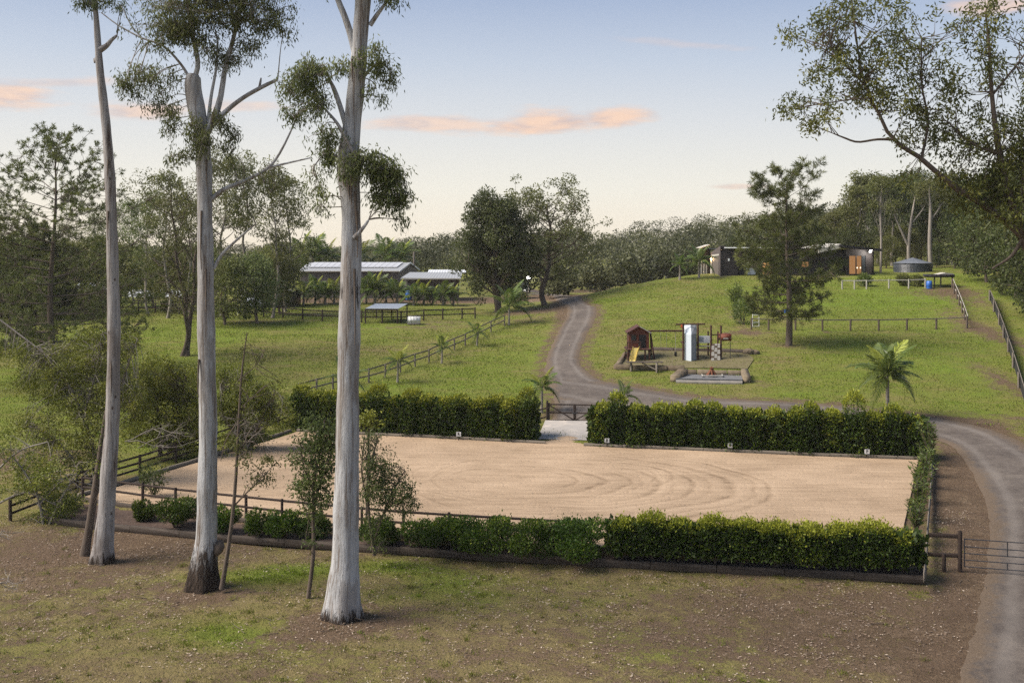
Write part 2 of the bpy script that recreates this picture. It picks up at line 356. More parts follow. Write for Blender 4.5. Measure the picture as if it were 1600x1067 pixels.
M['sleeper'] = plain('weathered_sleeper', (0.072, 0.055, 0.043), 0.85, 0.5, 2.2, (0.7, 5, 5), bmp=0.6, col2=(0.20, 0.165, 0.14))
M['kerb'] = plain('grey_kerb_timber', (0.165, 0.138, 0.108), 0.85, 0.4, 2.2, (0.7, 5, 5), bmp=0.5)
M['greypost'] = plain('grey_fence_timber', (0.17, 0.145, 0.12), 0.85, 0.4, 2.2, (0.7, 5, 5), bmp=0.4)
M['pale_rail'] = plain('pale_fence_rail', (0.40, 0.375, 0.33), 0.8, 0.25, 2.2, (0.7, 5, 5))
M['paling'] = plain('weathered_paling', (0.165, 0.14, 0.118), 0.9, 0.5, 1.6, (4, 4, 0.5), bmp=0.4)
M['steel'] = plain('galvanised_steel', (0.36, 0.37, 0.38), 0.45, 0.15, 6, metal=0.6)
M['darksteel'] = plain('dark_steel_tube', (0.05, 0.05, 0.055), 0.5, 0.2, 5, metal=0.3)
M['white'] = plain('white_paint', (0.74, 0.74, 0.73), 0.5, 0.08, 4)
M['sheet'] = plain('zinc_roof_sheet', (0.27, 0.275, 0.28), 0.5, 0.12, 3, (8, 0.4, 1))
M['sheetgrey'] = plain('grey_roof_sheet', (0.30, 0.325, 0.36), 0.45, 0.12, 3, (8, 0.4, 1), metal=0.2)
M['shedwall'] = plain('shed_wall_sheet', (0.115, 0.098, 0.088), 0.6, 0.15, 2, (10, 10, 0.4))
M['charcoal'] = plain('charcoal_wall', (0.030, 0.024, 0.024), 0.6, 0.18, 2, (8, 8, 0.5))
M['mauve'] = plain('grey_brown_render', (0.095, 0.076, 0.072), 0.7, 0.15, 2)
M['black'] = plain('black_fascia', (0.014, 0.012, 0.013), 0.4, 0.2, 3)
M['solar'] = plain('solar_glass', (0.42, 0.42, 0.43), 0.35, 0.1, 2, spec=0.5)  # pale base colour stands in for sky reflected on the panels
M['panel_lit'] = plain('lit_play_sheet', (0.52, 0.57, 0.62), 0.5, 0.06, 3)  # left face of the tower sheet, its light put into the colour
M['panel_shaded'] = plain('shaded_play_sheet', (0.27, 0.285, 0.30), 0.55, 0.08, 3)  # right face of the same tower sheet, shade put into the colour
M['slate'] = plain('slate_roof_sheet', (0.13, 0.14, 0.16), 0.5, 0.12, 3)
M['dimbulb'] = emit('candle_glow', (1.0, 0.8, 0.5), 1.6)
M['glass'] = plain('dark_glass', (0.03, 0.035, 0.04), 0.08, 0.1, 2, spec=0.8)
M['warmwin'] = emit('lit_window', (1.0, 0.52, 0.20), 0.42)
M['warmwin2'] = emit('dim_lit_window', (1.0, 0.50, 0.20), 0.14)
M['bulb'] = emit('lamp_bulb', (1.0, 0.96, 0.88), 9.0)
M['warmbulb'] = emit('warm_lamp_bulb', (1.0, 0.66, 0.30), 9.0)
M['redwood'] = plain('red_stained_wood', (0.135, 0.038, 0.020), 0.7, 0.3, 2, (1, 1, 6))
M['redwood_dark'] = plain('dark_red_wood', (0.062, 0.024, 0.017), 0.7, 0.3, 2, (1, 1, 6))
M['yellow'] = plain('yellow_plastic', (0.78, 0.62, 0.20), 0.4, 0.1, 2)
M['stone'] = plain('sandstone', (0.118, 0.089, 0.058), 0.9, 0.4, 2.4, bmp=0.6, col2=(0.20, 0.16, 0.105))
M['stone2'] = plain('pale_sandstone', (0.165, 0.13, 0.085), 0.9, 0.4, 2.4, bmp=0.6)
M['stone3'] = plain('mossy_sandstone', (0.07, 0.06, 0.042), 0.9, 0.5, 2.4, bmp=0.6)
M['mulch'] = plain('bark_mulch', (0.125, 0.104, 0.050), 0.95, 0.45, 5, bmp=0.8, col2=(0.15, 0.15, 0.055))
M['soil'] = plain('garden_soil', (0.066, 0.042, 0.031), 0.95, 0.5, 5, bmp=0.9, col2=(0.13, 0.09, 0.062))
M['bluegravel'] = plain('blue_gravel', (0.125, 0.125, 0.128), 0.9, 0.4, 9, bmp=0.8)
M['rust'] = plain('rusty_iron', (0.155, 0.058, 0.030), 0.85, 0.4, 5, bmp=0.4)
M['concrete'] = plain('concrete', (0.30, 0.275, 0.25), 0.85, 0.22, 0.9, bmp=0.2, col2=(0.50, 0.43, 0.36))
M['tank'] = plain('corrugated_tank', (0.050, 0.055, 0.066), 0.4, 0.2, 3, spec=0.5)
M['blue'] = plain('blue_plastic', (0.03, 0.12, 0.42), 0.4, 0.15, 3)
M['carpaint'] = plain('dark_car_paint', (0.03, 0.033, 0.04), 0.25, 0.1, 3, spec=0.7)
M['rubber'] = plain('black_rubber', (0.015, 0.015, 0.015), 0.8, 0.2, 3)
M['ink'] = plain('black_ink', (0.012, 0.012, 0.014), 0.7, 0.1, 3)
M['shade'] = plain('black_shade_mesh', (0.020, 0.020, 0.019), 0.9, 0.3, 8)
M['orange'] = plain('orange_plastic', (0.55, 0.10, 0.03), 0.5, 0.2, 3)
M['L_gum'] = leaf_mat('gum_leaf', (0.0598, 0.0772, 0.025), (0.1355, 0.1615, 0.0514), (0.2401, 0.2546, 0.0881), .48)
M['L_olive'] = leaf_mat('olive_leaf', (0.0589, 0.0662, 0.0173), (0.1272, 0.1366, 0.035), (0.2168, 0.2164, 0.063), .38)
M['L_dark'] = leaf_mat('dark_leaf', (0.0316, 0.0415, 0.0132), (0.0701, 0.0873, 0.0235), (0.1339, 0.1498, 0.0418), .34)
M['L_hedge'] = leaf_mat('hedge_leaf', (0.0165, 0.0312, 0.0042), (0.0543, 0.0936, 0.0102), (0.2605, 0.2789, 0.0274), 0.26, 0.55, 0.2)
M['L_pine'] = leaf_mat('pine_needle', (0.0531, 0.0654, 0.0188), (0.1123, 0.1283, 0.035), (0.2047, 0.2108, 0.0598), .35)
M['L_palm'] = leaf_mat('palm_leaflet', (0.0416, 0.0661, 0.0171), (0.1002, 0.1431, 0.0302), (0.2372, 0.274, 0.0347), 0.3, 0.4, 0.4)
M['L_palmy'] = leaf_mat('yellow_palm_leaflet', (0.10, 0.13, 0.02), (0.26, 0.29, 0.04), (0.42, 0.42, 0.07), 0.3)
M['L_right'] = leaf_mat('broad_leaf', (0.0567, 0.0714, 0.0183), (0.1173, 0.1395, 0.0315), (0.2488, 0.2449, 0.0466), .35)
M['L_bush'] = leaf_mat('wattle_leaf', (0.0747, 0.092, 0.0132), (0.158, 0.1803, 0.026), (0.2946, 0.2996, 0.0451), .35)
M['L_fresh'] = leaf_mat('fresh_leaf', (0.035, 0.050, 0.014), (0.085, 0.108, 0.028), (0.17, 0.175, 0.05), .36)
M['whiteroof'] = plain('white_roof_sheet', (0.5, 0.51, 0.52), 0.5, 0.08, 4)
M['L_hill'] = leaf_mat('hill_leaf', (0.036, 0.040, 0.017), (0.078, 0.082, 0.034), (0.135, 0.135, 0.058), .34)
M['L_red'] = leaf_mat('red_leaf', (0.12, 0.02, 0.015), (0.22, 0.035, 0.025), (0.32, 0.08, 0.04))
M['L_litter'] = leaf_mat('dry_leaf_litter', (0.09, 0.060, 0.042), (0.24, 0.178, 0.132), (0.52, 0.44, 0.35), 0.05, 0.8, 0.1)
M['L_grass'] = leaf_mat('grass_blade', (0.1635, 0.1328, 0.0469), (0.1402, 0.1549, 0.0273), (0.1381, 0.2056, 0.013), 0.25, 0.7, 0.1)

# ------------------------------------------------------------------ roads
def strip(name, pairs, off, kind='structure', n=300, k=15, mat=RM, jit=0.10, world=False):
    A = np.array([gp(*a)[:2] if not world else a for a, _ in pairs]); B = np.array([gp(*c)[:2] if not world else c for _, c in pairs])
    A = curve(A, n); B = curve(B, n)
    rj = np.random.default_rng(5)
    ja = np.convolve(rj.normal(size=n+4), np.ones(3)/3, 'same')[:n]*jit; jb = np.convolve(rj.normal(size=n+4), np.ones(3)/3, 'same')[:n]*jit
    D = unit(B-A); A = A-D*ja[:, None]; B = B+D*jb[:, None]
    t = np.linspace(0, 1, k)
    P = A[:, None, :]*(1-t)[None, :, None]+B[:, None, :]*t[None, :, None]
    P = P.reshape(-1, 2); camber = np.tile(0.03*np.sin(np.pi*t)-0.05*(np.abs(t-0.5) > 0.49), n)
    z = hz(P[:, 0], P[:, 1])+off+camber
    V = np.column_stack([P, z]); i = np.arange(n-1)[:, None]*k; j = np.arange(k-1)[None, :]
    Q = np.stack([i+j, i+j+1, i+k+j+1, i+k+j], -1).reshape(-1, 4)
    me = mesh_np(name, V, Q, smooth=True); addattr(me, 'edge', np.tile(np.clip(np.abs(t-0.5)*2, 0, 1)**1.8, n))
    obj(name, me, mat, kind=kind)
    return P.reshape(n, k, 2)
drive = strip('driveway', [((800, 455), (815, 450)), ((838, 461), (850, 456)), ((862, 464), (880, 460)), ((872, 470), (912, 469)), ((885, 480), (930, 480)), ((886, 491), (931, 491)), ((882, 502), (928, 503)), ((872, 520), (917, 522)),
                           ((862, 540), (908, 543)), ((855, 560), (905, 566)), ((852, 580), (925, 586)), ((858, 600), (950, 602)), ((866, 622), (952, 628)), ((866, 645), (925, 650)), ((860, 659), (922, 661))], 0.055)
track = strip('farm_track', [((880, 590), (872, 626)), ((955, 598), (925, 640)), ((1010, 608), (985, 648)), ((1100, 621), (1090, 652)), ((1250, 629), (1250, 656)), ((1350, 638), (1350, 666)),
                             ((1480, 656), (1462, 688)), ((1560, 676), (1503, 715)), ((1640, 720), (1538, 780)), ((1690, 800), (1545, 850)), ((1720, 900), (1530, 950)), ((1770, 1067), (1497, 1067)), ((1840, 1300), (1440, 1300))], 0.070)

# ------------------------------------------------------------------ ground sheet
def axis(lo, hi, step, lo2, hi2, g=1.22):
    a = list(np.arange(lo, hi+1e-6, step)); s = step
    while a[-1] < hi2: s *= g; a.append(a[-1]+s)
    s = step; pre = []; x = lo
    while x > lo2: s *= g; x -= s; pre.append(x)
    return np.array(pre[::-1]+a)
gx = axis(-46, 58, 0.55, -700, 700); gy = axis(28, 150, 0.55, -120, 900)
GX, GY = np.meshgrid(gx, gy); fx, fy = GX.ravel(), GY.ravel(); fz = hz(fx, fy)
nxg, nyg = len(gx), len(gy)
i = np.arange(nyg-1)[:, None]*nxg; j = np.arange(nxg-1)[None, :]
Q = np.stack([i+j, i+j+1, i+nxg+j+1, i+nxg+j], -1).reshape(-1, 4)
gme = mesh_np('ground', np.column_stack([fx, fy, fz]), Q, smooth=True)
dirt = np.where(fy < 62, 0.50, 0.06)*1.0
dirt = np.where((fy >= 50) & (fy < 66) & (fx < -18), 0.25, dirt)
dirt[(fy > 150)] = 0.35
lush = np.where(fy < 60, 0.12, 0.52)*1.0
def spots(arr, lst):
    for (px, py, rx, ry, v) in lst:
        c = gp(px, py); g = np.exp(-(((fx-c.x)/rx)**2+((fy-c.y)/ry)**2)); arr += v*g
spots(dirt, [(330, 880, 3, 4, -0.05), (420, 902, 1.8, 1.3, -0.5), (345, 985, 1.6, 1.4, -0.5), (610, 886, 2.0, .9, -0.42), (690, 925, 2.6, 1.6, -0.28), (480, 890, 1.6, .9, -0.42), (745, 905, 1.8, 0.8, -0.2), (600, 1010, 1.8, 1.0, -0.25), (400, 950, 2.0, 1.6, -.25),
             (250, 1000, 4, 2, -0.12), (900, 960, 4, 2, -0.10), (1000, 910, 3, 1.4, -0.15), (1100, 1000, 6, 2.5, 0.15), (1250, 940, 5, 1.6, 0.2), (1400, 1000, 4, 3, 0.25), (100, 870, 5, 4, 0.25), (230, 850, 4, 2, 0.3),
             (330, 930, 1.8, 1.3, 0.4), (540, 975, 2.0, 1.5, 0.45), (440, 1000, 1.4, 0.8, 0.25),
             (1230, 541, 2.2, 1.6, 0.55), (1150, 500, 0.9, 6, 0.5), (1158, 520, 2.0, 2.5, 0.35), (1190, 520, 8, 1.1, 0.28), (1380, 519, 12, 1.1, 0.28), (1545, 520, 2.2, 14, 0.65), (1575, 600, 2.0, 8, 0.6), (1520, 470, 3, 8, 0.5), (1560, 660, 4, 3, 0.5),
             (850, 485, 3.6, 6, 0.55), (790, 490, 5, 4, 0.5), (700, 503, 7, 3.0, 0.4), (640, 512, 8, 2.2, 0.38), (400, 502, 6, 1.5, 0.5), (480, 492, 6, 3, 0.5), (90, 500, 10, 2.2, 0.5), (560, 470, 20, 5, 0.7), (680, 470, 14, 5, 0.7), (1480, 455, 6, 3, 0.45), (930, 455, 8, 4, 0.5),
             (1490, 740, 2.5, 9, 0.55), (1460, 790, 2, 6, 0.4), (1185, 600, 2, 1.5, 0.4), (820, 500, 4, 3, 0.3), (20, 720, 5, 4, 0.5)])
spots(lush, [(420, 902, 1.8, 1.3, 0.6), (345, 985, 1.5, 1.3, 0.6), (610, 886, 2, 1.0, 0.6), (690, 925, 2.4, 1.5, 0.35), (480, 890, 1.6, 1.0, 0.6), (300, 520, 14, 6, 0.35), (560, 540, 10, 8, -0.2), (760, 590, 8, 7, 0.3), (1000, 480, 8, 8, 0.18), (1350, 470, 16, 8, 0.45), (1290, 560, 8, 4, -0.15), (1400, 560, 10, 6, 0.2), (1090, 470, 10, 6, -0.2)])
allc = np.concatenate([drive.reshape(-1, 2)[::4], track.reshape(-1, 2)[::4]])
near = (np.abs(fx) < 60) & (fy > 26) & (fy < 170)
idx = np.where(near)[0]; dm = np.full(len(fx), 9.0)
for ch in np.array_split(idx, 60):
    dm[ch] = np.sqrt(((fx[ch, None]-allc[None, :, 0])**2+(fy[ch, None]-allc[None, :, 1])**2).min(1))
dirt += 0.55*(1-sstep(dm, 0.5, 1.9))
dirt += 0.6*np.exp(-(((fx-10)/13)**2+((fy-160)/14)**2))
addattr(gme, 'dirt', np.clip(dirt, -0.2, 1)); addattr(gme, 'lush', np.clip(lush, -0.2, 1.4))
obj('ground', gme, GM, kind='structure')
def dirt_at(x, y):
    ii = np.clip(np.searchsorted(gx, x), 0, nxg-1); jj = np.clip(np.searchsorted(gy, y), 0, nyg-1); k = jj*nxg+ii
    return dirt[k], lush[k], dm[k]

# ------------------------------------------------------------------ riding arena
ax0, ay0 = ARENA.min(0); ax1, ay1 = ARENA.max(0); st = 0.12
def bilin(n, m):
    fa = curve(np.array(far_w), n); ne = curve(np.array(near_w), n)
    t = np.linspace(0, 1, m)[:, None, None]; return (fa[None]*(1-t)+ne[None]*t).reshape(-1, 2), n, m
P, n_, m_ = bilin(330, 190)
x, y = P[:, 0], P[:, 1]
cx, cy = z0(880, 752); ux, uy = (far_w[-1][0]-far_w[0][0]), (far_w[-1][1]-far_w[0][1]); ul = math.hypot(ux, uy); ux /= ul; uy /= ul
def rings(cx, cy, sx, wob=1.0):
    u = (x-cx)*ux+(y-cy)*uy; v = -(x-cx)*uy+(y-cy)*ux
    return np.sqrt((u/sx)**2+v**2)+0.25*wob*np.sin(1.7*np.arctan2(v, u)+0.6)+0.12*np.sin(x*0.9)*wob, u, v
r, u, v = rings(cx, cy, 1.18)
r2, _, _ = rings(cx-3.2, cy+0.8, 1.3)
def fuzz(a, s): return np.array([mnoise.noise((q[0]*s, q[1]*s, a)) for q in P])
fz1 = fuzz(0.3, 0.35); fz2 = fuzz(4.1, 1.3)
rut = np.zeros(len(x))
rgr = np.random.default_rng(3)
def arcs(cpx, cpy, sx, lst):
    global rut
    ax_, ay_ = z0(cpx, cpy); rr, uu, vv = rings(ax_, ay_, sx); th = np.arctan2(vv, uu)
    for r0, w, a, t0, tw_ in lst:
        win = np.clip(1.25-np.abs((th-t0+np.pi) % (2*np.pi)-np.pi)/tw_, 0, 1)**0.6
        q = rr+0.38*fz1+0.10*fz2-r0; w = w*0.55
        rut -= 1.35*a*win*np.exp(-(q/w)**2)*np.clip(0.75+0.9*fz2, 0.15, 1.3); rut += 0.55*a*win*np.exp(-((q-1.7*w)/w)**2)*np.clip(0.8+0.8*fz1, 0.1, 1.2)
arcs(880, 750, 1.22, [(8.7, .22, 1.0, 0, 1.5), (8.1, .13, .7, -.3, 1.2), (7.2, .34, 1.0, 0.1, 1.2), (6.5, .12, .6, .5, 1.0), (5.9, .20, .9, -.1, 1.7), (5.2, .14, .6, -.8, 1.0), (4.5, .3, .8, 0.0, 1.4), (3.6, .14, .6, .3, 1.2), (6.0, .16, .6, 3.0, 1.0), (7.6, .2, .6, -2.6, .9), (8.9, .14, .6, -1.6, 1.3)])
arcs(800, 746, 1.45, [(4.4, .2, .8, -.6, 1.3), (3.5, .24, .9, 0.1, 1.4), (2.7, .14, .7, .2, 1.4), (2.0, .2, .7, 3.0, 1.3), (4.0, .14, .6, 2.6, 1.1), (5.0, .2, .6, -2.2, 1.0), (5.6, .14, .5, -1.4, .8)])
arcs(960, 742, 1.0, [(3.4, .2, .8, .2, 1.3), (2.5, .16, .7, 0, 1.6), (4.3, .14, .6, -.7, 1.1)])
arcs(650, 735, 1.6, [(2.6, .14, .5, 2.8, 1.3), (4.2, .14, .5, 3.0, 1.0), (3.4, .12, .4, -1.7, 1.0)])
harrow = np.sin(v*13.0+3.5*fz1+1.5*fz2)*0.35+np.sin(v*31+7*fz1)*0.25+0.5*np.array([mnoise.noise((q[0]*ux*.5+q[1]*uy*.5, (-q[0]*uy+q[1]*ux)*4.0, 9)) for q in P])
rut += harrow*0.33*sstep(r, 7.5, 10.5)*np.clip(0.7+fz2*1.2, 0.1, 1.3)+fz2*0.2
for q in ((1.5, 0.10), (3.4, 0.12), (-2.2, 0.1), (-5.1, 0.1)):
    rut -= 0.8*np.exp(-((v-q[0]-0.3*fz1)/q[1])**2)*np.clip(fz2*2+fz1-0.1, 0, 1)*sstep(r, 8, 10)
z = 0.0+rut*0.007+0.02*fz1
edge_lift = np.exp(-(np.minimum(np.minimum(np.arange(len(x)) // n_, m_-1-np.arange(len(x)) // n_), 99)/2.5)**2)*0.03
i = np.arange(m_-1)[:, None]*n_; j = np.arange(n_-1)[None, :]
Q = np.stack([i+j, i+n_+j, i+n_+j+1, i+j+1], -1).reshape(-1, 4)
ame = mesh_np('riding_arena', np.column_stack([x, y, z+edge_lift]), Q, smooth=True); addattr(ame, 'rut', rut)
obj('riding_arena_sand', ame, SM, kind='structure')

# concrete ramp up to the gate, with sand washed over its foot
rp = [((838, 689), (926, 692)), ((842, 680), (922, 683)), ((848, 668), (920, 671)), ((852, 661), (918, 663))]
ra = np.array([z0(*a) for a, c in rp[:1]]+[gp(*a)[:2] for a, c in rp[1:]]); rb = np.array([z0(*c) for a, c in rp[:1]]+[gp(*c)[:2] for a, c in rp[1:]])
ra = curve(ra, 12); rb = curve(rb, 12); zz = np.linspace(0.03, 0.62, 12)
V = []
for q in range(12):
    for t in np.linspace(0, 1, 7):
        pxy = ra[q]*(1-t)+rb[q]*t; V.append((pxy[0], pxy[1], max(zz[q], hz1(*pxy)+0.05)))
i = np.arange(11)[:, None]*7; j = np.arange(6)[None, :]
obj('concrete_ramp', mesh_np('ramp', np.array(V), np.stack([i+j, i+j+1, i+7+j+1, i+7+j], -1).reshape(-1, 4), smooth=True), M['concrete'], kind='structure')
V = []; kx = 15
for a in np.linspace(0, 1, 9):
    for t in np.linspace(-0.12, 1.12, kx):
        pxy = np.array(z0(838, 690))*(1-t)+np.array(z0(926, 693))*t+np.array((uy, -ux))*(-1)*(a*3.0-1.9)*-1
        hgt = 0.30*math.exp(-((a-0.36)/0.30)**2)*max(0, 1-abs(t-0.5)*1.55)-0.03
        V.append((pxy[0], pxy[1], 0.02+hgt))
i = np.arange(8)[:, None]*kx; j = np.arange(kx-1)[None, :]
me = mesh_np('sand_apron', np.array(V), np.stack([i+j, i+j+1, i+kx+j+1, i+kx+j], -1).reshape(-1, 4), smooth=True); addattr(me, 'rut', np.zeros(len(V)))
obj('sand_apron', me, SM, kind='structure')

# garden bed between the arena and the sleeper edging
SLEEP = [(60, 812), (117, 818), (260, 832), (400, 845), (587, 858), (800, 871), (1000, 882), (1200, 893), (1445, 905)]
sl_w = [z0(px, py, -0.35) for px, py in SLEEP]
bn = curve(np.array([z0(95, 772)]+near_w[1:]+[z0(1450, 880)]), 90); bs = curve(np.array(sl_w), 90)
t = np.linspace(0, 1, 8)
P = bn[:, None]*(1-t)[None, :, None]+bs[:, None]*t[None, :, None]; P = P.reshape(-1, 2)
zb = np.tile(-0.16-0.10*t, 90)+np.array([0.04*mnoise.noise((a*0.9, c*0.9, 2)) for a, c in P])
i = np.arange(89)[:, None]*8; j = np.arange(7)[None, :]
obj('garden_bed_soil', mesh_np('bed', np.column_stack([P, zb]), np.stack([i+j, i+8+j, i+8+j+1, i+j+1], -1).reshape(-1, 4), smooth=True), M['soil'], kind='structure')

# ------------------------------------------------------------------ fences, edging, gates
def resample(pts, step):
    P = np.array([tuple(p)[:2] for p in pts], float); d = np.r_[0, np.cumsum(np.hypot(*np.diff(P, axis=0).T))]
    n = max(1, round(d[-1]/step)); s = np.linspace(0, d[-1], n+1)
    return [(float(np.interp(q, d, P[:, 0])), float(np.interp(q, d, P[:, 1]))) for q in s]
def fence(name, label, pts, ph, pw, rails, mp, mr, zs=None, rw=0.045, rh=0.11, group=None, cat='fence', side=0.0, jit=0.02):
    base = [Vector((x, y, hz1(x, y) if zs is None else zs)) for x, y in pts]
    f = thing(name, label, cat, base[0], group)
    for i, q in enumerate(base):
        h = ph*(1+R.uniform(-0.03, 0.03))
        box(f, 'post', q+Vector((R.uniform(-jit, jit), R.uniform(-jit, jit), h/2-0.15)), (pw, pw, h+0.3), mp, rz=R.uniform(-0.1, 0.1), rot=(R.uniform(-0.015, 0.015), R.uniform(-0.015, 0.015), R.uniform(-0.1, 0.1)))
    off = pw/2+rw/2-0.004
    for a, c in zip(base, base[1:]):
        d = (c-a).normalized(); nrm = Vector((d.y, -d.x, 0))*off*(side if side else 0)
        for rz in rails:
            beam(f, 'rail', a+nrm+Vector((0, 0, rz+R.uniform(-0.012, 0.012))), c+nrm+Vector((0, 0, rz+R.uniform(-0.012, 0.012))), rw, rh, mr)
    return f
fence('arena_front_fence', 'dark timber two-rail fence along the near edge of the sand arena', resample(near_w, 2.05), 1.08, 0.11, (0.52, 0.98), M['timber'], M['timber'], zs=0.0, rh=0.10)
fence('arena_side_fence', 'dark timber three-rail fence along the arena edge behind the left gum trunks', [tuple(gp(*q)[:2]) for q in ((16, 814), (121, 772), (219, 742), (275, 723), (330, 706), (380, 688), (436, 665), (460, 655))], 1.15, 0.12, (0.35, 0.70, 1.05), M['timber'], M['timber'])
fence('lawn_fence', 'grey two-rail fence running diagonally uphill across the lawn beside young palms', [tuple(gp(*q)[:2]) for q in ((468, 622), (495, 615), (520, 608), (548, 603), (576, 598), (602, 590), (625, 582), (648, 573), (670, 566), (690, 556), (710, 547), (727, 540), (747, 529), (767, 519), (788, 509))], 1.15, 0.13, (0.52, 1.06), M['greypost'], M['kerb'], side=-1)
fence('paddock_fence', 'dark two-rail paddock fence across the grass in front of the palm row', [tuple(gp(*q)[:2]) for q in ((140, 488), (178, 488), (216, 488), (243, 489), (280, 491), (318, 492), (355, 493), (384, 494), (412, 495), (442, 497), (473, 500), (504, 502), (535, 503), (565, 504), (597, 504), (627, 504), (662, 501), (692, 500), (722, 499), (742, 498))], 1.3, 0.15, (0.6, 1.15), M['timber'], M['timber'], rh=0.12)
fence('lower_paddock_fence', 'low brown post and rail fence across the slope behind the pine trunk', [tuple(gp(*q)[:2]) for q in ((1174, 515), (1201, 516), (1243, 516), (1285, 517), (1329, 517), (1373, 517), (1417, 516), (1463, 515), (1511, 513))], 1.15, 0.15, (1.08,), M['bark'], M['greypost'], rh=0.10)
fence('side_paddock_fence', 'short timber fence with pale capped rail climbing to the dark trailer', [tuple(gp(*q)[:2]) for q in ((1511, 513), (1507, 500), (1503, 489), (1499, 478), (1495, 468), (1491, 459), (1488, 451))], 1.2, 0.16, (0.5, 1.12), M['bark'], M['pale_rail'], rh=0.12, side=1)
fence('upper_paddock_fence', 'pale single-rail fence on the crest in front of the lit house wing', [tuple(gp(*q)[:2]) for q in ((1316, 452), (1335, 452), (1354, 452), (1389, 451), (1420, 451), (1446, 450))], 1.1, 0.14, (1.0,), M['pale_rail'], M['pale_rail'])
bf = fence('boundary_fence', 'black mesh boundary fence running down the far right edge of the slope', [tuple(gp(*q)[:2]) for q in ((1546, 470), (1553, 487), (1561, 508), (1568, 528), (1575, 550), (1583, 575), (1592, 606), (1603, 645), (1620, 695))], 1.25, 0.14, (1.12,), M['greypost'], M['greypost'], side=-1)
cs = [q for q in bf.children if q.name.startswith('post')]
bl = [gp(*q) for q in ((1546, 470), (1553, 487), (1561, 508), (1568, 528), (1575, 550), (1583, 575), (1592, 606), (1603, 645), (1620, 695))]
for a, c in zip(bl, bl[1:]): beam(bf, 'mesh_panel', a+Vector((0.12, 0, 0.5)), c+Vector((0.12, 0, 0.5)), 0.02, 1.0, M['shade'])
# paling fence far left
pf = [gp(*q) for q in ((-20, 499), (8, 497), (32, 495), (64, 491), (92, 488), (118, 486), (150, 486), (182, 486))]
f = thing('paling_fence', 'weathered vertical paling fence at the far left paddock edge', 'fence', pf[0])
for a, c in zip(pf, pf[1:]):
    d = c-a; L = d.length; n = int(L/0.16); x = d.normalized()
    V, Fc = [], []
    for k in range(n):
        s0 = a+x*(k*L/n+0.01); s1 = a+x*((k+1)*L/n-0.01); hh = 1.85+R.uniform(-0.09, 0.05); nb_ = Vector((0, 0.03, 0)); o = len(V)
        V += [s0, s1, s1+Vector((0, 0, hh)), s0+Vector((0, 0, hh)), s0+nb_, s1+nb_, s1+nb_+Vector((0, 0, hh)), s0+nb_+Vector((0, 0, hh))]
        Fc += [tuple(o+q for q in r) for r in ((0, 1, 2, 3), (7, 6, 5, 4), (0, 4, 5, 1), (3, 2, 6, 7), (0, 3, 7, 4), (1, 5, 6, 2))]
    pmesh(f, 'paling_panel', V, Fc, M['paling'])['kind'] = 'stuff'
    box(f, 'post', a+Vector((0, -0.06, 0.98)), (0.14, 0.1, 2.1), M['greypost'])
def sleepers(name, label, pts, z, h, w, mat, L=2.4, cat='edging', gaps=(), jz=0.015):
    ps = resample(pts, L); f = thing(name, label, cat, (*ps[0], z-h/2))
    for a, c in zip(ps, ps[1:]):
        mx = (a[0]+c[0])/2
        if any(g0 < mx < g1 for g0, g1 in gaps): continue
        d = Vector((c[0]-a[0], c[1]-a[1], 0)).normalized()*0.012; jj = R.uniform(-jz, jz)
        beam(f, 'sleeper', Vector((*a, z+jj))+d, Vector((*c, z+jj+R.uniform(-jz, jz)))-d, w, h, mat)
    return f
sleepers('garden_edging', 'long line of dark weathered sleepers edging the near garden bed', sl_w, -0.34, 0.30, 0.16, M['sleeper'], 2.5)
fence_dir = None
sleepers('arena_retaining_wall', 'dark sleeper wall holding up the near side of the arena', [(x+0.02, y-0.16) for x, y in near_w], -0.09, 0.26, 0.14, M['sleeper'], 2.4)
sleepers('arena_far_kerb', 'grey timber kerb at the foot of the two tall hedges', [(x+0.02, y+0.14) for x, y in far_w], 0.07, 0.24, 0.16, M['kerb'], 2.4, gaps=((z0(838, 690)[0]-0.3, z0(926, 692)[0]+0.3),))
lw = [z0(457, 674), z0(300, 724), z0(126, 776)]
sleepers('arena_end_kerb', 'pale timber kerb along the narrow arena end behind the gum trunks', [(x-0.12, y) for x, y in lw], 0.05, 0.22, 0.18, M['kerb'], 2.4)
sleepers('oleander_bed_edging', 'weathered board edging beside the spiky plants and gravel track', [z0(1457, 708), z0(1455, 760), z0(1450, 822), z0(1447, 880), z0(1444, 905)], 0.08, 0.36, 0.07, M['greypost'], 2.4)
pc = [(-0.02, 0)]
# arena gate
g0, g1, g2 = gp(855, 660), gp(898, 661), gp(941, 663)
gt = thing('arena_gate', 'pair of dark timber gates with diagonal braces at the top of the ramp', 'gate', g0)
up = lambda p, h: Vector((p.x, p.y, p.z+h))
zg = max(g0.z, g1.z)+0.06
for q in (g0, g2): box(gt, 'gate_post', (q.x, q.y, zg+0.62), (0.15, 0.15, 1.6), M['timber'])
def gleaf(a, c):
    a = Vector((a.x, a.y, zg)); c = Vector((c.x, c.y, zg)); d = (c-a).normalized()
    a = a+d*0.13; c = c-d*0.05
    lf = prism(gt, 'gate_leaf', [a+Vector((-.05, -.045, 0.05)), a+Vector((.05, -.045, 0.05)), a+Vector((.05, -.045, 1.28)), a+Vector((-.05, -.045, 1.28))], (0, .09, 0), M['timber'])
    beam(lf, 'stile', c+Vector((0, 0, 0.05)), c+Vector((0, 0, 1.22)), 0.09, 0.10, M['timber'])
    for h in (0.10, 0.62, 1.18): beam(lf, 'rail', a+Vector((0, -0.02, h)), c+Vector((0, -0.02, h)), 0.04, 0.09, M['timber'])
    return a, c, lf
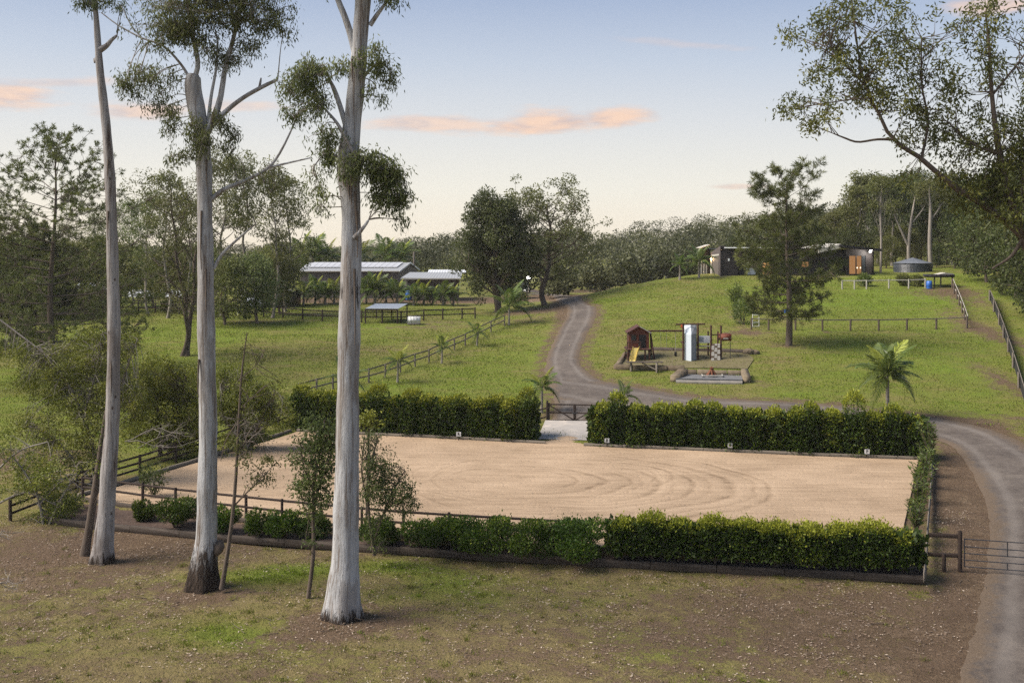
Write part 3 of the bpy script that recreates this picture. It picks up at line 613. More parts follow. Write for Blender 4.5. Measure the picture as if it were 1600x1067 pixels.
a, c, lf = gleaf(g0, g1); beam(lf, 'brace', a+Vector((0, -0.06, 1.14)), c+Vector((0, -0.06, 0.14)), 0.04, 0.08, M['timber'])
a, c, lf = gleaf(g2, g1); beam(lf, 'brace', a+Vector((0, -0.06, 1.14)), c+Vector((0, -0.06, 0.14)), 0.04, 0.08, M['timber'])
box(gt, 'latch', (g1.x, g1.y-0.06, zg+0.62), (0.34, 0.04, 0.08), M['darksteel'])
wl_ = thing('gate_wing_fence', 'stub of dark rails joining the gate post to the hedge', 'fence', g0)
for h in (0.35, 0.95): beam(wl_, 'rail', up(g0, h+0.05), Vector((g0.x-0.9, g0.y+0.1, zg+h-0.25)), 0.045, 0.1, M['timber'])
# farm gate beside the track
p5 = gp(1500, 893); p4 = gp(1475, 893); q0 = Vector((*z0(1450, 878, -0.2), p5.z))
pw_ = thing('gate_side_panel', 'dark two-rail timber panel between the near hedge and the steel gate', 'fence', p4)
box(pw_, 'post', up(p5, 0.72), (0.13, 0.13, 1.75), M['timber']); box(pw_, 'post', up(p4, 0.28), (0.12, 0.12, 0.85), M['timber'])
for h in (0.62, 1.38): beam(pw_, 'rail', Vector((q0.x, q0.y, p5.z+h)), up(p5, h)+Vector((-0.03, 0.02, 0)), 0.05, 0.16, M['timber'])
fg = thing('farm_gate', 'dark tubular steel five-bar gate across the gravel track', 'gate', p5)
dv = (gp(1720, 914)-p5); dv.z = 0; dv.normalize(); s0 = p5+dv*0.16; LG = 4.6
def rod(parent, name, a, c, r, mat, k=8):
    V, Q = tubes([([tuple(Vector(a)), tuple((Vector(a)+Vector(c))/2), tuple(Vector(c))], [r, r, r])], k)
    return pmesh(parent, name, V, [tuple(int(i) for i in q) for q in Q], mat, True)
for h in (0.22, 0.48, 0.74, 1.0, 1.30): rod(fg, 'bar', s0+Vector((0, 0, h)), s0+dv*LG+Vector((0, 0, h)), 0.022, M['darksteel'])
rod(fg, 'end_tube', s0+Vector((0, 0, 0.20)), s0+Vector((0, 0, 1.32)), 0.026, M['darksteel']); rod(fg, 'end_tube', s0+dv*LG+Vector((0, 0, 0.20)), s0+dv*LG+Vector((0, 0, 1.32)), 0.026, M['darksteel'])
rod(fg, 'upright', s0+dv*1.55+Vector((0, 0, 0.72)), s0+dv*1.55+Vector((0, 0, 1.30)), 0.022, M['darksteel']); rod(fg, 'upright', s0+dv*1.55+Vector((0, 0, 0.22)), s0+dv*1.55+Vector((0, 0, 0.48)), 0.022, M['darksteel'])
rod(fg, 'upright', s0+dv*3.1+Vector((0, 0, 0.22)), s0+dv*3.1+Vector((0, 0, 1.30)), 0.022, M['darksteel'])
# arena letters
for ch, px, py, lab in (('R', 717, 687, 'small white board with letter R below the hedge left of the ramp'), ('B', 948, 698, 'small white board with letter B half hidden by leaves beside the ramp'),
                        ('P', 1140, 706, 'small white board with letter P under the middle of the long hedge'), ('F', 1352, 715, 'small white board with letter F near the far corner of the arena')):
    x, y = z0(px, py); y -= 0.32 if ch in 'RF' else 0.16; s = thing('letter_sign', lab, 'sign', (x, y, 0.19), 'arena letter signs')
    bd = prism(s, 'board', [(x-.145, y-.01, .285), (x+.145, y-.01, .285), (x+.145, y-.01, .555), (x-.145, y-.01, .555)], (0, .02, 0), M['white']); box(s, 'stake', (x, y+0.02, 0.2), (0.04, 0.015, 0.4), M['timber'])
    cu = bpy.data.curves.new('letter', 'FONT'); cu.body = ch; cu.size = 0.25; cu.align_x = 'CENTER'; cu.align_y = 'CENTER'; cu.extrude = 0.003; cu.offset = 0.008
    to = bpy.data.objects.new('tmp', cu); COL.objects.link(to); me = bpy.data.meshes.new_from_object(to); bpy.data.objects.remove(to)
    o = obj('letter', me, M['ink'], bd, (0, -0.016, 0.23)); o.rotation_euler = (math.pi/2, 0, 0)

# ------------------------------------------------------------------ playground
pz = gp(1080, 566); Yp = pz.y; ppm = F/Yp            # pixels per metre at the play set
gpl = lambda px, py: gp(px, py)
def pp(px, py, dy=0.0): return at(px, py, Yp+dy)
# mulch pad edged with sandstone
ring = [gp(*q) for q in ((962, 574), (1012, 575), (1052, 576), (1110, 576), (1168, 577), (1178, 562), (1168, 553), (1100, 550), (1018, 548), (978, 553))]
cz = sum((q.z for q in ring), 0)/len(ring)
padz = cz+0.12
V = [Vector((q.x, q.y, q.z+0.07)) for q in ring]; c0 = sum(V, Vector())/len(V)
c0.z = hz1(c0.x, c0.y)+0.07
me = bpy.data.meshes.new('pad'); me.from_pydata([tuple(v) for v in V]+[tuple(c0)], [], [(i, (i+1) % len(V), len(V)) for i in range(len(V))]); obj('playground_mulch', me, M['mulch'], kind='structure')
def block_row(name, label, pts, L, h, w, mat, z=None, cat='wall'):
    ps = resample(pts, L); b0 = Vector((*ps[0], hz1(*ps[0]))); f = thing(name, label, cat, b0)
    for a, c in zip(ps, ps[1:]):
        k0 = R.uniform(0.9, 1.08); za = hz1(*a) if z is None else z; zc = hz1(*c) if z is None else z
        d = Vector((c[0]-a[0], c[1]-a[1], 0)); d = d.normalized()*0.035; mm = R.choice((mat, mat, M['stone2'], M['stone3'])) if mat == M['stone'] else mat; jy = Vector((0, R.uniform(-.05, .05), 0))
        beam(f, 'stone_block', Vector((*a, za+h*k0/2-0.08))+d+jy, Vector((*c, zc+h*k0/2-0.08+R.uniform(-.03, .03)))-d+jy, w*R.uniform(0.85, 1.15), h*k0+0.16, mm)
    return f
block_row('playground_front_wall', 'low row of sandstone blocks along the near side of the play area', [gp(*q)[:2] for q in ((962, 577), (1012, 578), (1052, 579), (1070, 579))], 1.5, 0.42, 0.4, M['stone'])
block_row('playground_end_wall', 'short slanting row of stone blocks left of the cubby house', [gp(*q)[:2] for q in ((962, 577), (978, 555))], 1.3, 0.3, 0.35, M['stone'])
block_row('playground_back_logs', 'row of mossy logs along the far side of the play area', [gp(*q)[:2] for q in ((1018, 548), (1100, 550), (1164, 552))], 2.2, 0.32, 0.32, M['sleeper'])
for px, py, s, lab in ((1170, 553, 0.75, 'large pale boulder at the end of the log row'), (1180, 553, 0.55, 'smaller boulder beside the pale boulder')):
    c = gp(px, py); P = in_ball(60, RG, 0.98); 
    import bmesh
    bm = bmesh.new(); bmesh.ops.create_icosphere(bm, subdivisions=2, radius=1)
    for v in bm.verts: v.co *= 1+0.28*mnoise.noise(v.co*1.4+Vector((px, 0, 0))); v.co.z *= 0.7
    me = bpy.data.meshes.new('boulder'); bm.to_mesh(me); bm.free(); o = obj('boulder', me, M['stone'], loc=(c.x, c.y, c.z+s*0.2)); o.scale = (s*0.7, s*0.6, s*0.7); tag(o, lab, 'rock', 'boulders by the play area')
# fire pit
block_row('fire_pit_back_wall', 'sandstone block wall behind the gravel fire pit', [gp(*q)[:2] for q in ((1066, 584), (1110, 585), (1160, 586))], 1.2, 0.36, 0.4, M['stone'])
block_row('fire_pit_left_wall', 'stepped stone block wall on the bench side of the fire pit', [gp(*q)[:2] for q in ((1068, 586), (1054, 597))], 0.95, 0.55, 0.75, M['stone'])
block_row('fire_pit_right_wall', 'stone block wall on the lawn side of the fire pit', [gp(*q)[:2] for q in ((1163, 587), (1167, 599))], 0.95, 0.55, 0.6, M['stone'])
q = [gp(*a) for a in ((1056, 598), (1160, 600), (1162, 587), (1068, 585))]
zf = max(v.z for v in q)+0.03
prism(None, 'fire_pit_gravel', [(v.x, v.y, min(zf, v.z+0.35)) for v in q], (0, 0, -0.5), M['bluegravel'])['kind'] = 'structure'
ed = thing('fire_pit_front_edging', 'pale concrete edging along the near side of the fire pit gravel', 'edging', q[0])
ps = resample([q[0], q[1]], 1.6)
for a, c in zip(ps, ps[1:]): beam(ed, 'edging_block', (*a, q[0].z+0.08), (*c, q[1].z+0.08), 0.14, 0.3, M['concrete'])
c = gp(1112, 592); c.z = zf+0.02
fp = thing('fire_pit', 'rusty log pile inside a pale frame on the gravel', 'fire pit', c)
for k in range(7):
    a = k*0.9+0.2; beam(fp, 'log', c+Vector((0.42*math.cos(a), 0.3*math.sin(a), 0.04)), c+Vector((-0.10*math.cos(a), -0.08*math.sin(a), 0.62+0.1*R.random())), 0.15, 0.15, M['rust'])
for a, d in (((-0.8, -0.45), (0.8, -0.45)), ((0.8, -0.45), (0.9, 0.4)), ((-0.8, -0.45), (-0.7, 0.4))): beam(fp, 'frame_bar', c+Vector((*a, 0.07)), c+Vector((*d, 0.07)), 0.08, 0.1, M['pale_rail'])
# picnic bench
a, c = gp(986, 580), gp(1026, 582); zt = max(a.z, c.z)
pb = thing('picnic_table', 'long narrow timber table on two trestle legs before the play area', 'table', a)
for k in range(3): box(pb, 'top_plank', ((a.x+c.x)/2+0.1, a.y+0.28*(k-1), zt+0.76+0.002*k), (c.x-a.x+1.0, 0.25, 0.06), M['sleeper'])
for v in (a, c): box(pb, 'leg', (v.x, v.y, zt+0.33), (0.13, 0.5, 0.85), M['greypost'])
beam(pb, 'brace', Vector((a.x+0.9, a.y, zt+0.7)), Vector((c.x-0.05, c.y, zt+0.2)), 0.07, 0.08, M['greypost'])
# cubby house
def rect(parent, name, x0, y0, x1, y1, Y, depth, mat, label=None):
    a = at(x0, y1, Y); c = at(x1, y0, Y)
    return box(parent, name, ((a.x+c.x)/2, Y+depth/2, (a.z+c.z)/2), (abs(c.x-a.x), depth, abs(c.z-a.z)), mat, label=label)
base = gp(1000, 562); Yc = base.y
ch = thing('cubby_house', 'red-brown timber cubby house on posts with small gabled roof', 'playhouse', base)
a0 = at(983, 545, Yc); a1 = at(1014, 545, Yc); e0 = at(983, 519, Yc); e1 = at(1014, 519, Yc); rg_ = at(998.5, 510.5, Yc); D = Vector((0, 1.7, 0))
pmesh(ch, 'front_wall', [a0, a1, e1, rg_, e0, *[v+Vector((0, 0.05, 0)) for v in (a0, a1, e1, rg_, e0)]], [(0, 1, 2, 3, 4), (9, 8, 7, 6, 5), (0, 5, 6, 1), (1, 6, 7, 2), (2, 7, 8, 3), (3, 8, 9, 4), (4, 9, 5, 0)], M['redwood'])
pmesh(ch, 'back_wall', [v+D for v in (a0, a1, e1, rg_, e0)]+[v+D+Vector((0, 0.05, 0)) for v in (a0, a1, e1, rg_, e0)], [(0, 1, 2, 3, 4), (9, 8, 7, 6, 5), (0, 5, 6, 1), (1, 6, 7, 2), (2, 7, 8, 3), (3, 8, 9, 4), (4, 9, 5, 0)], M['redwood'])
for v, w in ((a0, e0), (a1, e1)): box(ch, 'side_wall', ((v.x+w.x)/2, Yc+0.87, (v.z+w.z)/2), (0.05, 1.62, w.z-v.z), M['redwood_dark'])
ov = Vector((0, 0.25, 0)); th = Vector((0, 0, 0.07))
for w, sx in ((e0, -0.18), (e1, 0.18)):
    lo = Vector((w.x+sx, w.y, w.z-0.10)); prism(ch, 'roof_panel', [rg_-ov+th*0.3, lo-ov, lo+D+ov, rg_+D+ov+th*0.3], th, M['pale_rail'] if sx > 0 else M['redwood_dark'])
wn_ = prism(ch, 'window', [at(986.5, 532.5, Yc-.045), at(994, 532.5, Yc-.045), at(994, 524, Yc-.045), at(986.5, 524, Yc-.045)], (0, .03, 0), M['glass']); rect(wn_, 'window_frame', 985.5, 531.9, 995, 533.4, Yc-0.07, 0.06, M['redwood_dark']); rect(wn_, 'window_frame', 985.5, 523, 995, 524.3, Yc-0.07, 0.06, M['redwood_dark'])
rect(ch, 'doorway', 998.5, 523, 1009, 545, Yc-0.045, 0.03, M['black'])  # flat black slab on the wall stands in for the unlit opening
rect(ch, 'floor_deck', 980, 545, 1016, 547.5, Yc-0.75, 2.5, M['redwood_dark'])
for px in (981.5, 992, 1008, 1015):
    q = at(px, 547, Yc-0.6); gz = hz1(q.x, Yc-0.6); box(ch, 'leg', (q.x, Yc-0.6, (q.z+gz)/2), (0.13, 0.13, q.z-gz+0.1), M['redwood_dark'])
for px in (983, 1014): q = at(px, 547, Yc+1.5); gz = hz1(q.x, Yc+1.5); box(ch, 'leg', (q.x, Yc+1.5, (q.z+gz)/2), (0.13, 0.13, q.z-gz+0.1), M['redwood_dark'])
for px in (980.5, 984, 987.5, 998, 1001): rect(ch, 'railing_slat', px-0.7, 535, px+0.7, 545, Yc-0.73, 0.04, M['redwood_dark'])
rect(ch, 'railing_cap', 980, 534, 1002, 535.3, Yc-0.74, 0.06, M['redwood_dark'])
tp, bt = at(994, 543.5, Yc-0.8), gp(987.5, 567)
sl = thing('slide', 'pale yellow plastic slide leaning from the cubby house porch', 'slide', bt)
u_ = Vector((0.24, 0, 0)); P0 = [tp, tp*0.6+bt*0.4+Vector((0, 0, -0.06)), tp*0.25+bt*0.75+Vector((0, 0, -0.05)), bt+Vector((0, -0.2, 0.1))]
for q0_, q1_ in zip(P0, P0[1:]): prism(sl, 'chute', [q0_-u_, q0_+u_, q1_+u_, q1_-u_], (0, 0, -0.04), M['yellow'])
for s_ in (-1, 1): prism(sl, 'side_lip', [P0[0]+u_*s_, P0[0]+u_*s_+Vector((0, 0, 0.14)), P0[2]+u_*s_+Vector((0, 0, 0.14)), P0[3]+u_*s_+Vector((0, 0, 0.1)), P0[3]+u_*s_], (0.04*s_, 0, 0), M['yellow'])
ld = thing('cubby_ladder', 'small dark wooden ladder at the side of the cubby house', 'ladder', gp(979, 562))
lt = at(982, 545, Yc-0.3)
for dx_ in (-0.2, 0.2): beam(ld, 'stringer', gp(978, 562)+Vector((dx_, 0, 0)), lt+Vector((dx_, 0, 0)), 0.06, 0.08, M['redwood_dark'])
for k in range(3): v = gp(978, 562).lerp(lt, (k+1)/4); box(ld, 'rung', v, (0.4, 0.08, 0.04), M['redwood'])
# swing beam and the climbing tower
sw = thing('swing_set', 'dark timber swing beam between cubby house and tower with a hanging rope swing', 'swing', gp(1018, 558))
h0 = at(1012, 517, Yc+0.5); h1 = at(1070, 517, Yc+0.5); beam(sw, 'beam', h0, h1, 0.11, 0.14, M['redwood_dark'])
for dy in (-0.9, 1.1): ft = gp(1019.5, 558); beam(sw, 'leg', at(1016, 517.5, Yc+0.5), Vector((ft.x, Yc+0.5+dy, hz1(ft.x, Yc+0.5+dy))), 0.11, 0.11, M['redwood_dark'])
rt_ = at(1055.5, 517, Yc+0.5); rod(sw, 'rope', rt_, rt_-Vector((0, 0, 1.9)), 0.018, M['pale_rail'], 5); box(sw, 'seat', rt_-Vector((-0.0, 0, 2.0)), (0.2, 0.2, 0.34), M['rubber'])
for dx_ in (-0.25, 0.25): rod(sw, 'chain', at(1037, 517, Yc+0.5)+Vector((dx_, 0, 0)), at(1037, 545, Yc+0.5)+Vector((dx_, 0, 0)), 0.012, M['steel'], 4)
box(sw, 'seat', at(1037, 545, Yc+0.5), (0.56, 0.2, 0.04), M['greypost'])
tb = gp(1079, 564); Yt = tb.y
tw = thing('climbing_tower', 'tall play tower wrapped in folded metal sheet with painted lit and shaded sides between dark posts', 'play tower', tb)
tl = [at(1069.5, 506, Yt+0.9), at(1079, 505.5, Yt+0.62), at(1088.5, 506, Yt+0.9)]; ml = [at(1069.5, 521.5, Yt+0.12), at(1080, 522.5, Yt-0.42), at(1088.5, 521, Yt+0.12)]; bl_ = [at(1069.5, 563, Yt+0.12), at(1080, 565, Yt-0.42), at(1088.5, 563, Yt+0.12)]
for k, m_2 in ((0, M['white']), (1, M['sheetgrey'])):
    prism(tw, 'roof_sheet', [tl[k], tl[k+1], ml[k+1], ml[k]], (0, 0.03, 0.0), M['panel_lit'] if k == 0 else M['panel_shaded']); prism(tw, 'cladding_sheet', [ml[k], ml[k+1], bl_[k+1], bl_[k]], (0, 0.03, 0), M['panel_lit'] if k == 0 else M['panel_shaded'])
for px in (1067.5, 1090.5):
    for dy in (0.05, 1.5): q = at(px, 505, Yt+dy); gz = hz1(q.x, Yt+dy); box(tw, 'post', (q.x, Yt+dy, (q.z+gz)/2), (0.14, 0.14, q.z-gz), M['redwood_dark'])
beam(tw, 'top_beam', at(1056, 507, Yt+0.3), at(1102, 506.5, Yt+0.3), 0.1, 0.12, M['redwood_dark']); rect(tw, 'platform', 1067, 535, 1091, 537, Yt+0.2, 1.4, M['redwood_dark'])
box(tw, 'grip_disc', at(1066, 510, Yt+0.2), (0.24, 0.06, 0.26), M['orange'])
Yw = Yt+0.15
br = thing('play_frame', 'dark post frame with a speckled climbing ramp and red platform box', 'climbing frame', gp(1119, 565))
for px in (1111, 1126.5):
    q = at(px, 508.5, Yw); gz = hz1(q.x, Yw); box(br, 'post', (q.x, Yw, (q.z+gz)/2), (0.14, 0.14, q.z-gz), M['redwood_dark'])
    gz = hz1(q.x, Yw+1.4); box(br, 'post', (q.x, Yw+1.4, (q.z+gz)/2-0.3), (0.12, 0.12, q.z-gz-0.6), M['redwood_dark'])
beam(br, 'rail', at(1092, 541, Yw+0.2), at(1110, 541, Yw+0.2), 0.08, 0.1, M['pale_rail']); beam(br, 'rail', at(1112, 523, Yw+0.05), at(1142, 523, Yw+0.05), 0.06, 0.1, M['redwood_dark']); beam(br, 'rail', at(1092, 546, Yw+0.2), at(1110, 546, Yw+0.2), 0.06, 0.08, M['redwood_dark'])
rect(br, 'bridge_panel', 1090.8, 524.5, 1109.5, 535.8, Yw+0.3, 0.06, M['white']); rect(br, 'panel_window', 1092, 526, 1099, 534, Yw+0.27, 0.02, M['sheetgrey'])
rect(br, 'platform_box', 1126.5, 522, 1143, 532.5, Yw-0.1, 1.2, M['redwood']); rect(br, 'platform_sign', 1130, 528, 1138, 530, Yw-0.13, 0.02, M['pale_rail'])
q = at(1141, 532, Yw-0.05); gz = hz1(q.x, Yw-0.05); rod(br, 'pole', q, Vector((q.x, q.y, gz)), 0.03, M['darksteel'])
rt0, rt1, rb0, rb1 = at(1112.5, 537, Yw-0.1), at(1125.5, 537, Yw-0.1), at(1111.5, 566, Yw-0.75), at(1126, 566, Yw-0.75)
rows = 9
for k in range(rows):
    t0, t1 = k/rows, (k+0.86)/rows
    pts4 = [rt0.lerp(rb0, t1), rt1.lerp(rb1, t1), rt1.lerp(rb1, t0), rt0.lerp(rb0, t0)]
    for j_ in range(3):
        u0, u1 = j_/3+R.uniform(-0.05, 0.03)*(j_ > 0), (j_+0.86)/3
        prism(br, 'ramp_slab', [pts4[0].lerp(pts4[1], u0), pts4[0].lerp(pts4[1], u1), pts4[3].lerp(pts4[2], u1), pts4[3].lerp(pts4[2], u0)], (0, 0.09, -0.02), M['pale_rail'] if (k*2+j_) % 3 else M['stone'])
prism(br, 'ramp_backing', [rt0+Vector((0, .1, 0)), rt1+Vector((0, .1, 0)), rb1+Vector((0, .1, 0)), rb0+Vector((0, .1, 0))], (0, 0.05, 0), M['redwood'])

# ------------------------------------------------------------------ sheds, shelter, tank
def corr_roof(parent, name, a, c, d, e, mat, n=24, amp=0.035, th=0.04):
    """corrugated sheet over quad a-c (eave) e-d (ridge)"""
    V = []; Fc = []
    for k in range(n+1):
        t = k/n; up_ = Vector((0, 0, amp if k % 2 else 0))
        V += [a.lerp(c, t)+up_, d.lerp(e, t)+up_]
    for k in range(n): Fc.append((2*k, 2*k+2, 2*k+3, 2*k+1))
    return pmesh(parent, name, V, Fc, mat)
Ys = 157.0; sb = at(560, 465, Ys); 
sh = thing('farm_shed', 'long brown shed with pale gabled roof and solar panels behind palms', 'shed', (sb.x, Ys, sb.z))
fl, fr = at(466, 423.5, Ys), at(624, 423.5, Ys); zb_ = at(500, 470, Ys).z
wallz = fl.z-0.1; dpt = 12.0; ridge = at(500, 410.5, Ys+6).z; yr = Ys+dpt/2
xr = at(655, 420, Ys+dpt).x
rx0, rx1 = at(482, 410, yr).x, at(641, 410, yr).x; bx0, bx1 = at(498, 420, Ys+dpt).x, xr
pmesh(sh, 'front_wall', [(fl.x+.3, Ys+.2, zb_), (fr.x-.2, Ys+.2, zb_), (fr.x-.2, Ys+.2, wallz), (fl.x+.3, Ys+.2, wallz)], [(0, 1, 2, 3)], M['shedwall'])
pmesh(sh, 'gable_wall', [(fr.x-.2, Ys+.2, zb_), (xr-.2, Ys+dpt-.2, zb_), (xr-.2, Ys+dpt-.2, wallz), (rx1-.2, yr, ridge-.12), (fr.x-.2, Ys+.2, wallz)], [(0, 1, 2, 3, 4)], M['shedwall'])
pmesh(sh, 'far_gable_wall', [(fl.x+.3, Ys+.2, zb_), (bx0+.3, Ys+dpt-.2, zb_), (bx0+.3, Ys+dpt-.2, wallz), (rx0+.3, yr, ridge-.12), (fl.x+.3, Ys+.2, wallz)], [(4, 3, 2, 1, 0)], M['shedwall'])
pmesh(sh, 'back_wall', [(bx0+.3, Ys+dpt-.2, zb_), (xr-.2, Ys+dpt-.2, zb_), (xr-.2, Ys+dpt-.2, wallz), (bx0+.3, Ys+dpt-.2, wallz)], [(3, 2, 1, 0)], M['shedwall'])
rf = corr_roof(sh, 'roof', fl, fr, Vector((rx0, yr, ridge)), Vector((rx1, yr, ridge)), M['sheet'], 60)
corr_roof(sh, 'roof', Vector((rx0, yr, ridge)), Vector((rx1, yr, ridge)), Vector((bx0, Ys+dpt, fl.z)), Vector((xr, Ys+dpt, fl.z)), M['sheet'], 60)
beam(sh, 'gutter', fl+Vector((0, -.08, -.06)), fr+Vector((0, -.08, -.06)), 0.14, 0.14, M['pale_rail'])
beam(sh, 'barge_board', fr+Vector((0.05, 0, -.05)), Vector((rx1+.05, yr, ridge-.02)), 0.06, 0.2, M['white']); beam(sh, 'barge_board', Vector((rx1+.05, yr, ridge-.02)), Vector((xr+.05, Ys+dpt, fl.z-.05)), 0.06, 0.2, M['white'])
for k in range(15):
    t0 = 0.06+k*0.0588; 
    def rp_(t, s): 
        a = fl.lerp(fr, t); d = Vector((rx0, yr, ridge)).lerp(Vector((rx1, yr, ridge)), t); return a.lerp(d, s)+Vector((0, 0, 0.12))
    prism(rf, 'solar_panel', [rp_(t0, 0.34), rp_(t0+0.055, 0.34), rp_(t0+0.055, 0.93), rp_(t0, 0.93)], (0, 0, 0.04), M['solar'])
box(sh, 'flue', (at(645, 402, yr).x, yr+2, at(645, 405, yr).z), (0.28, 0.28, 2.2), M['greypost'])
s2 = thing('lean_to_shed', 'low shed with pale roof joined to the right end of the long shed', 'shed', (at(680, 465, 150).x, 150, at(680, 466, 150).z))
a, c = at(626, 434.5, 150), at(720, 435.5, 150); d, e = at(640, 425.5, 157), at(722, 425.5, 157)
corr_roof(s2, 'roof', a, c, d, e, M['sheet'], 40); zb2 = at(680, 468, 150).z
box(s2, 'front_wall', ((a.x+c.x)/2, 151, (a.z+zb2)/2-.1), (c.x-a.x-0.6, 0.1, a.z-zb2-.2), M['shedwall']); box(s2, 'side_wall', (a.x+.6, 153.5, (a.z+zb2)/2), (0.1, 4.8, a.z-zb2), M['shedwall'])
box(s2, 'fascia', ((a.x+c.x)/2, 149.95, a.z-.12), (c.x-a.x, 0.06, 0.2), M['pale_rail'])
corr_roof(s2, 'upper_roof', at(668, 426, 158), at(728, 426, 158), at(670, 421.5, 162), at(728, 421.5, 162), M['whiteroof'], 30)
rect(s2, 'window', 632, 436, 636.5, 447, 150.9, 0.04, M['pale_rail']); rect(s2, 'doorway', 628, 453, 643, 469, 150.93, 0.03, M['black'])  # doorway is a black sheet painted in for the shade inside
o = thing('blue_barrel', 'blue plastic barrel in the dark doorway of the low shed', 'barrel', at(638, 468, 149.5)); c = at(638, 468, 149.5)
V, Q = tubes([([(c.x, c.y, c.z), (c.x, c.y, c.z+.4), (c.x, c.y, c.z+.45), (c.x, c.y, c.z+.8), (c.x, c.y, c.z+.85), (c.x, c.y, c.z+1.2), (c.x, c.y, c.z+1.22)], [.36, .38, .4, .4, .38, .36, .02])], 12); pmesh(o, 'drum', V, [tuple(map(int, q)) for q in Q], M['blue'], True)
# small dark shed and lean-to on the left
kb = gp(440, 481); Yk = kb.y+2
ks = thing('dark_shed', 'small black walled shed with white flat roof left of the palm row', 'shed', kb)
rect(ks, 'side_wall', 420, 455.5, 459, 481, Yk, 0.1, M['black']); rect(ks, 'back_wall', 384, 456, 420, 478, Yk+4.5, 0.1, M['black']); box(ks, 'end_wall', (at(459, 470, Yk).x, Yk+2.3, kb.z+1.0), (0.1, 4.4, 2.2), M['black'])
corr_roof(ks, 'roof', at(398, 455, Yk-.3), at(461, 455, Yk-.3), at(398, 451.5, Yk+5), at(452, 451.5, Yk+5), M['whiteroof'], 26); 
for px in (400, 420): box(ks, 'post', (at(px, 470, Yk).x, Yk-.1, kb.z+.9), (0.1, 0.1, 2.0), M['timber'])
lb = gp(396, 486); Yl = lb.y
ls = thing('animal_shelter', 'small grey A-shaped metal shelter beside the black shed', 'shelter', lb)
A_, B_, C_, D_ = at(384, 466, Yl+1.5), at(405, 466, Yl+1.5), at(410, 479, Yl), at(389, 479, Yl)
prism(ls, 'roof', [D_, C_, B_, A_], (0, 0, 0.05), M['sheetgrey']); prism(ls, 'end_wall', [C_, Vector((C_.x+0.3, C_.y+2.4, C_.z)), B_], (0.05, 0, 0), M['greypost']); prism(ls, 'back_slope', [A_, B_, Vector((C_.x, C_.y+3, C_.z)), Vector((D_.x, D_.y+3, D_.z))], (0, 0, 0.04), M['sheetgrey'])
for v in (C_, D_): box(ls, 'leg', (v.x, v.y, (v.z+lb.z)/2-.1), (0.1, 0.1, v.z-lb.z+.2), M['timber'])
# white roofed house far left
for (x0, x1, yt, yb, Yh, nm, lab, cat) in ((116, 186, 441, 459, 170, 'white_roofed_shed', 'bright white roofed shed half hidden by the left conifer', 'shed'), (196, 330, 453, 476, 165, 'long_white_shed', 'long low pale shed glimpsed behind the paddock tree', 'shed')):
    hb = at((x0+x1)/2, 486, Yh); w_ = thing(nm, lab, cat, (hb.x, Yh, hb.z))
    m1 = (yt*0.35+yb*0.65)
    rect(w_, 'wall', x0+2, m1, x1-2, 487, Yh+.4, 6, M['paling']); corr_roof(w_, 'roof', at(x0, m1, Yh), at(x1, m1, Yh), at(x0+7, yt, Yh+4), at(x1-8, yt, Yh+4), M['whiteroof'], 40)
    corr_roof(w_, 'roof', at(x0+7, yt, Yh+4), at(x1-8, yt, Yh+4), at(x0+4, m1-2, Yh+8), at(x1-4, m1-2, Yh+8), M['whiteroof'], 40)
lr = gp(368, 493); sk = thing('stock_ladder', 'pale metal stock rack standing beyond the middle gum trunk', 'rack', lr)
for dx_ in (0, 0.9): rod(sk, 'upright', lr+Vector((dx_, 1, 0)), lr+Vector((dx_, 1, 3.1)), 0.04, M['white'], 6)
for k in range(6): rod(sk, 'rung', lr+Vector((0, 1, 1.3+k*0.32)), lr+Vector((0.9, 1, 1.3+k*0.32)), 0.03, M['white'], 6)
# open paddock shelter
b1, b2 = gp(597, 505), gp(627, 505); Ysh = b1.y
st_ = thing('paddock_shelter', 'open grey skillion roof on dark posts in the paddock', 'shelter', b1)
a, c, d, e = at(570, 482.3, Ysh-0.2), at(622, 482.6, Ysh-0.2), at(586, 474.6, Ysh+4.2), at(637, 474.6, Ysh+4.2)
corr_roof(st_, 'roof', a, c, d, e, M['sheetgrey'], 36); beam(st_, 'front_beam', a+Vector((0, 0, -.1)), c+Vector((0, 0, -.1)), 0.08, 0.18, M['timber']); beam(st_, 'back_beam', d+Vector((0, 0, -.1)), e+Vector((0, 0, -.1)), 0.08, 0.18, M['timber'])
for px in (571, 597, 621): v = at(px, 484, Ysh-0.1); gz = hz1(v.x, v.y); box(st_, 'post', (v.x, v.y, (v.z+gz)/2), (0.15, 0.15, v.z-gz), M['timber'])
for px in (588, 612, 636): v = at(px, 476, Ysh+4.1); gz = hz1(v.x, v.y); box(st_, 'post', (v.x, v.y, (v.z+gz)/2), (0.12, 0.12, v.z-gz), M['timber'])
v = gp(647, 507); ib = thing('water_tote', 'white caged liquid tote standing on the grass by the shelter', 'container', v)
box(ib, 'tank', (v.x, v.y, v.z+.5), (1.30, 1.0, .70), M['white']); box(ib, 'pallet', (v.x, v.y, v.z+.07), (1.36, 1.06, .12), M['greypost'])
for k in range(5): box(ib, 'cage_bar', (v.x-.66+k*.33, v.y-.53, v.z+.5), (.035, .035, .74), M['steel'])
for h in (.14, .5, .86): box(ib, 'cage_hoop', (v.x, v.y-.55, v.z+h), (1.38, .03, .03), M['steel'])
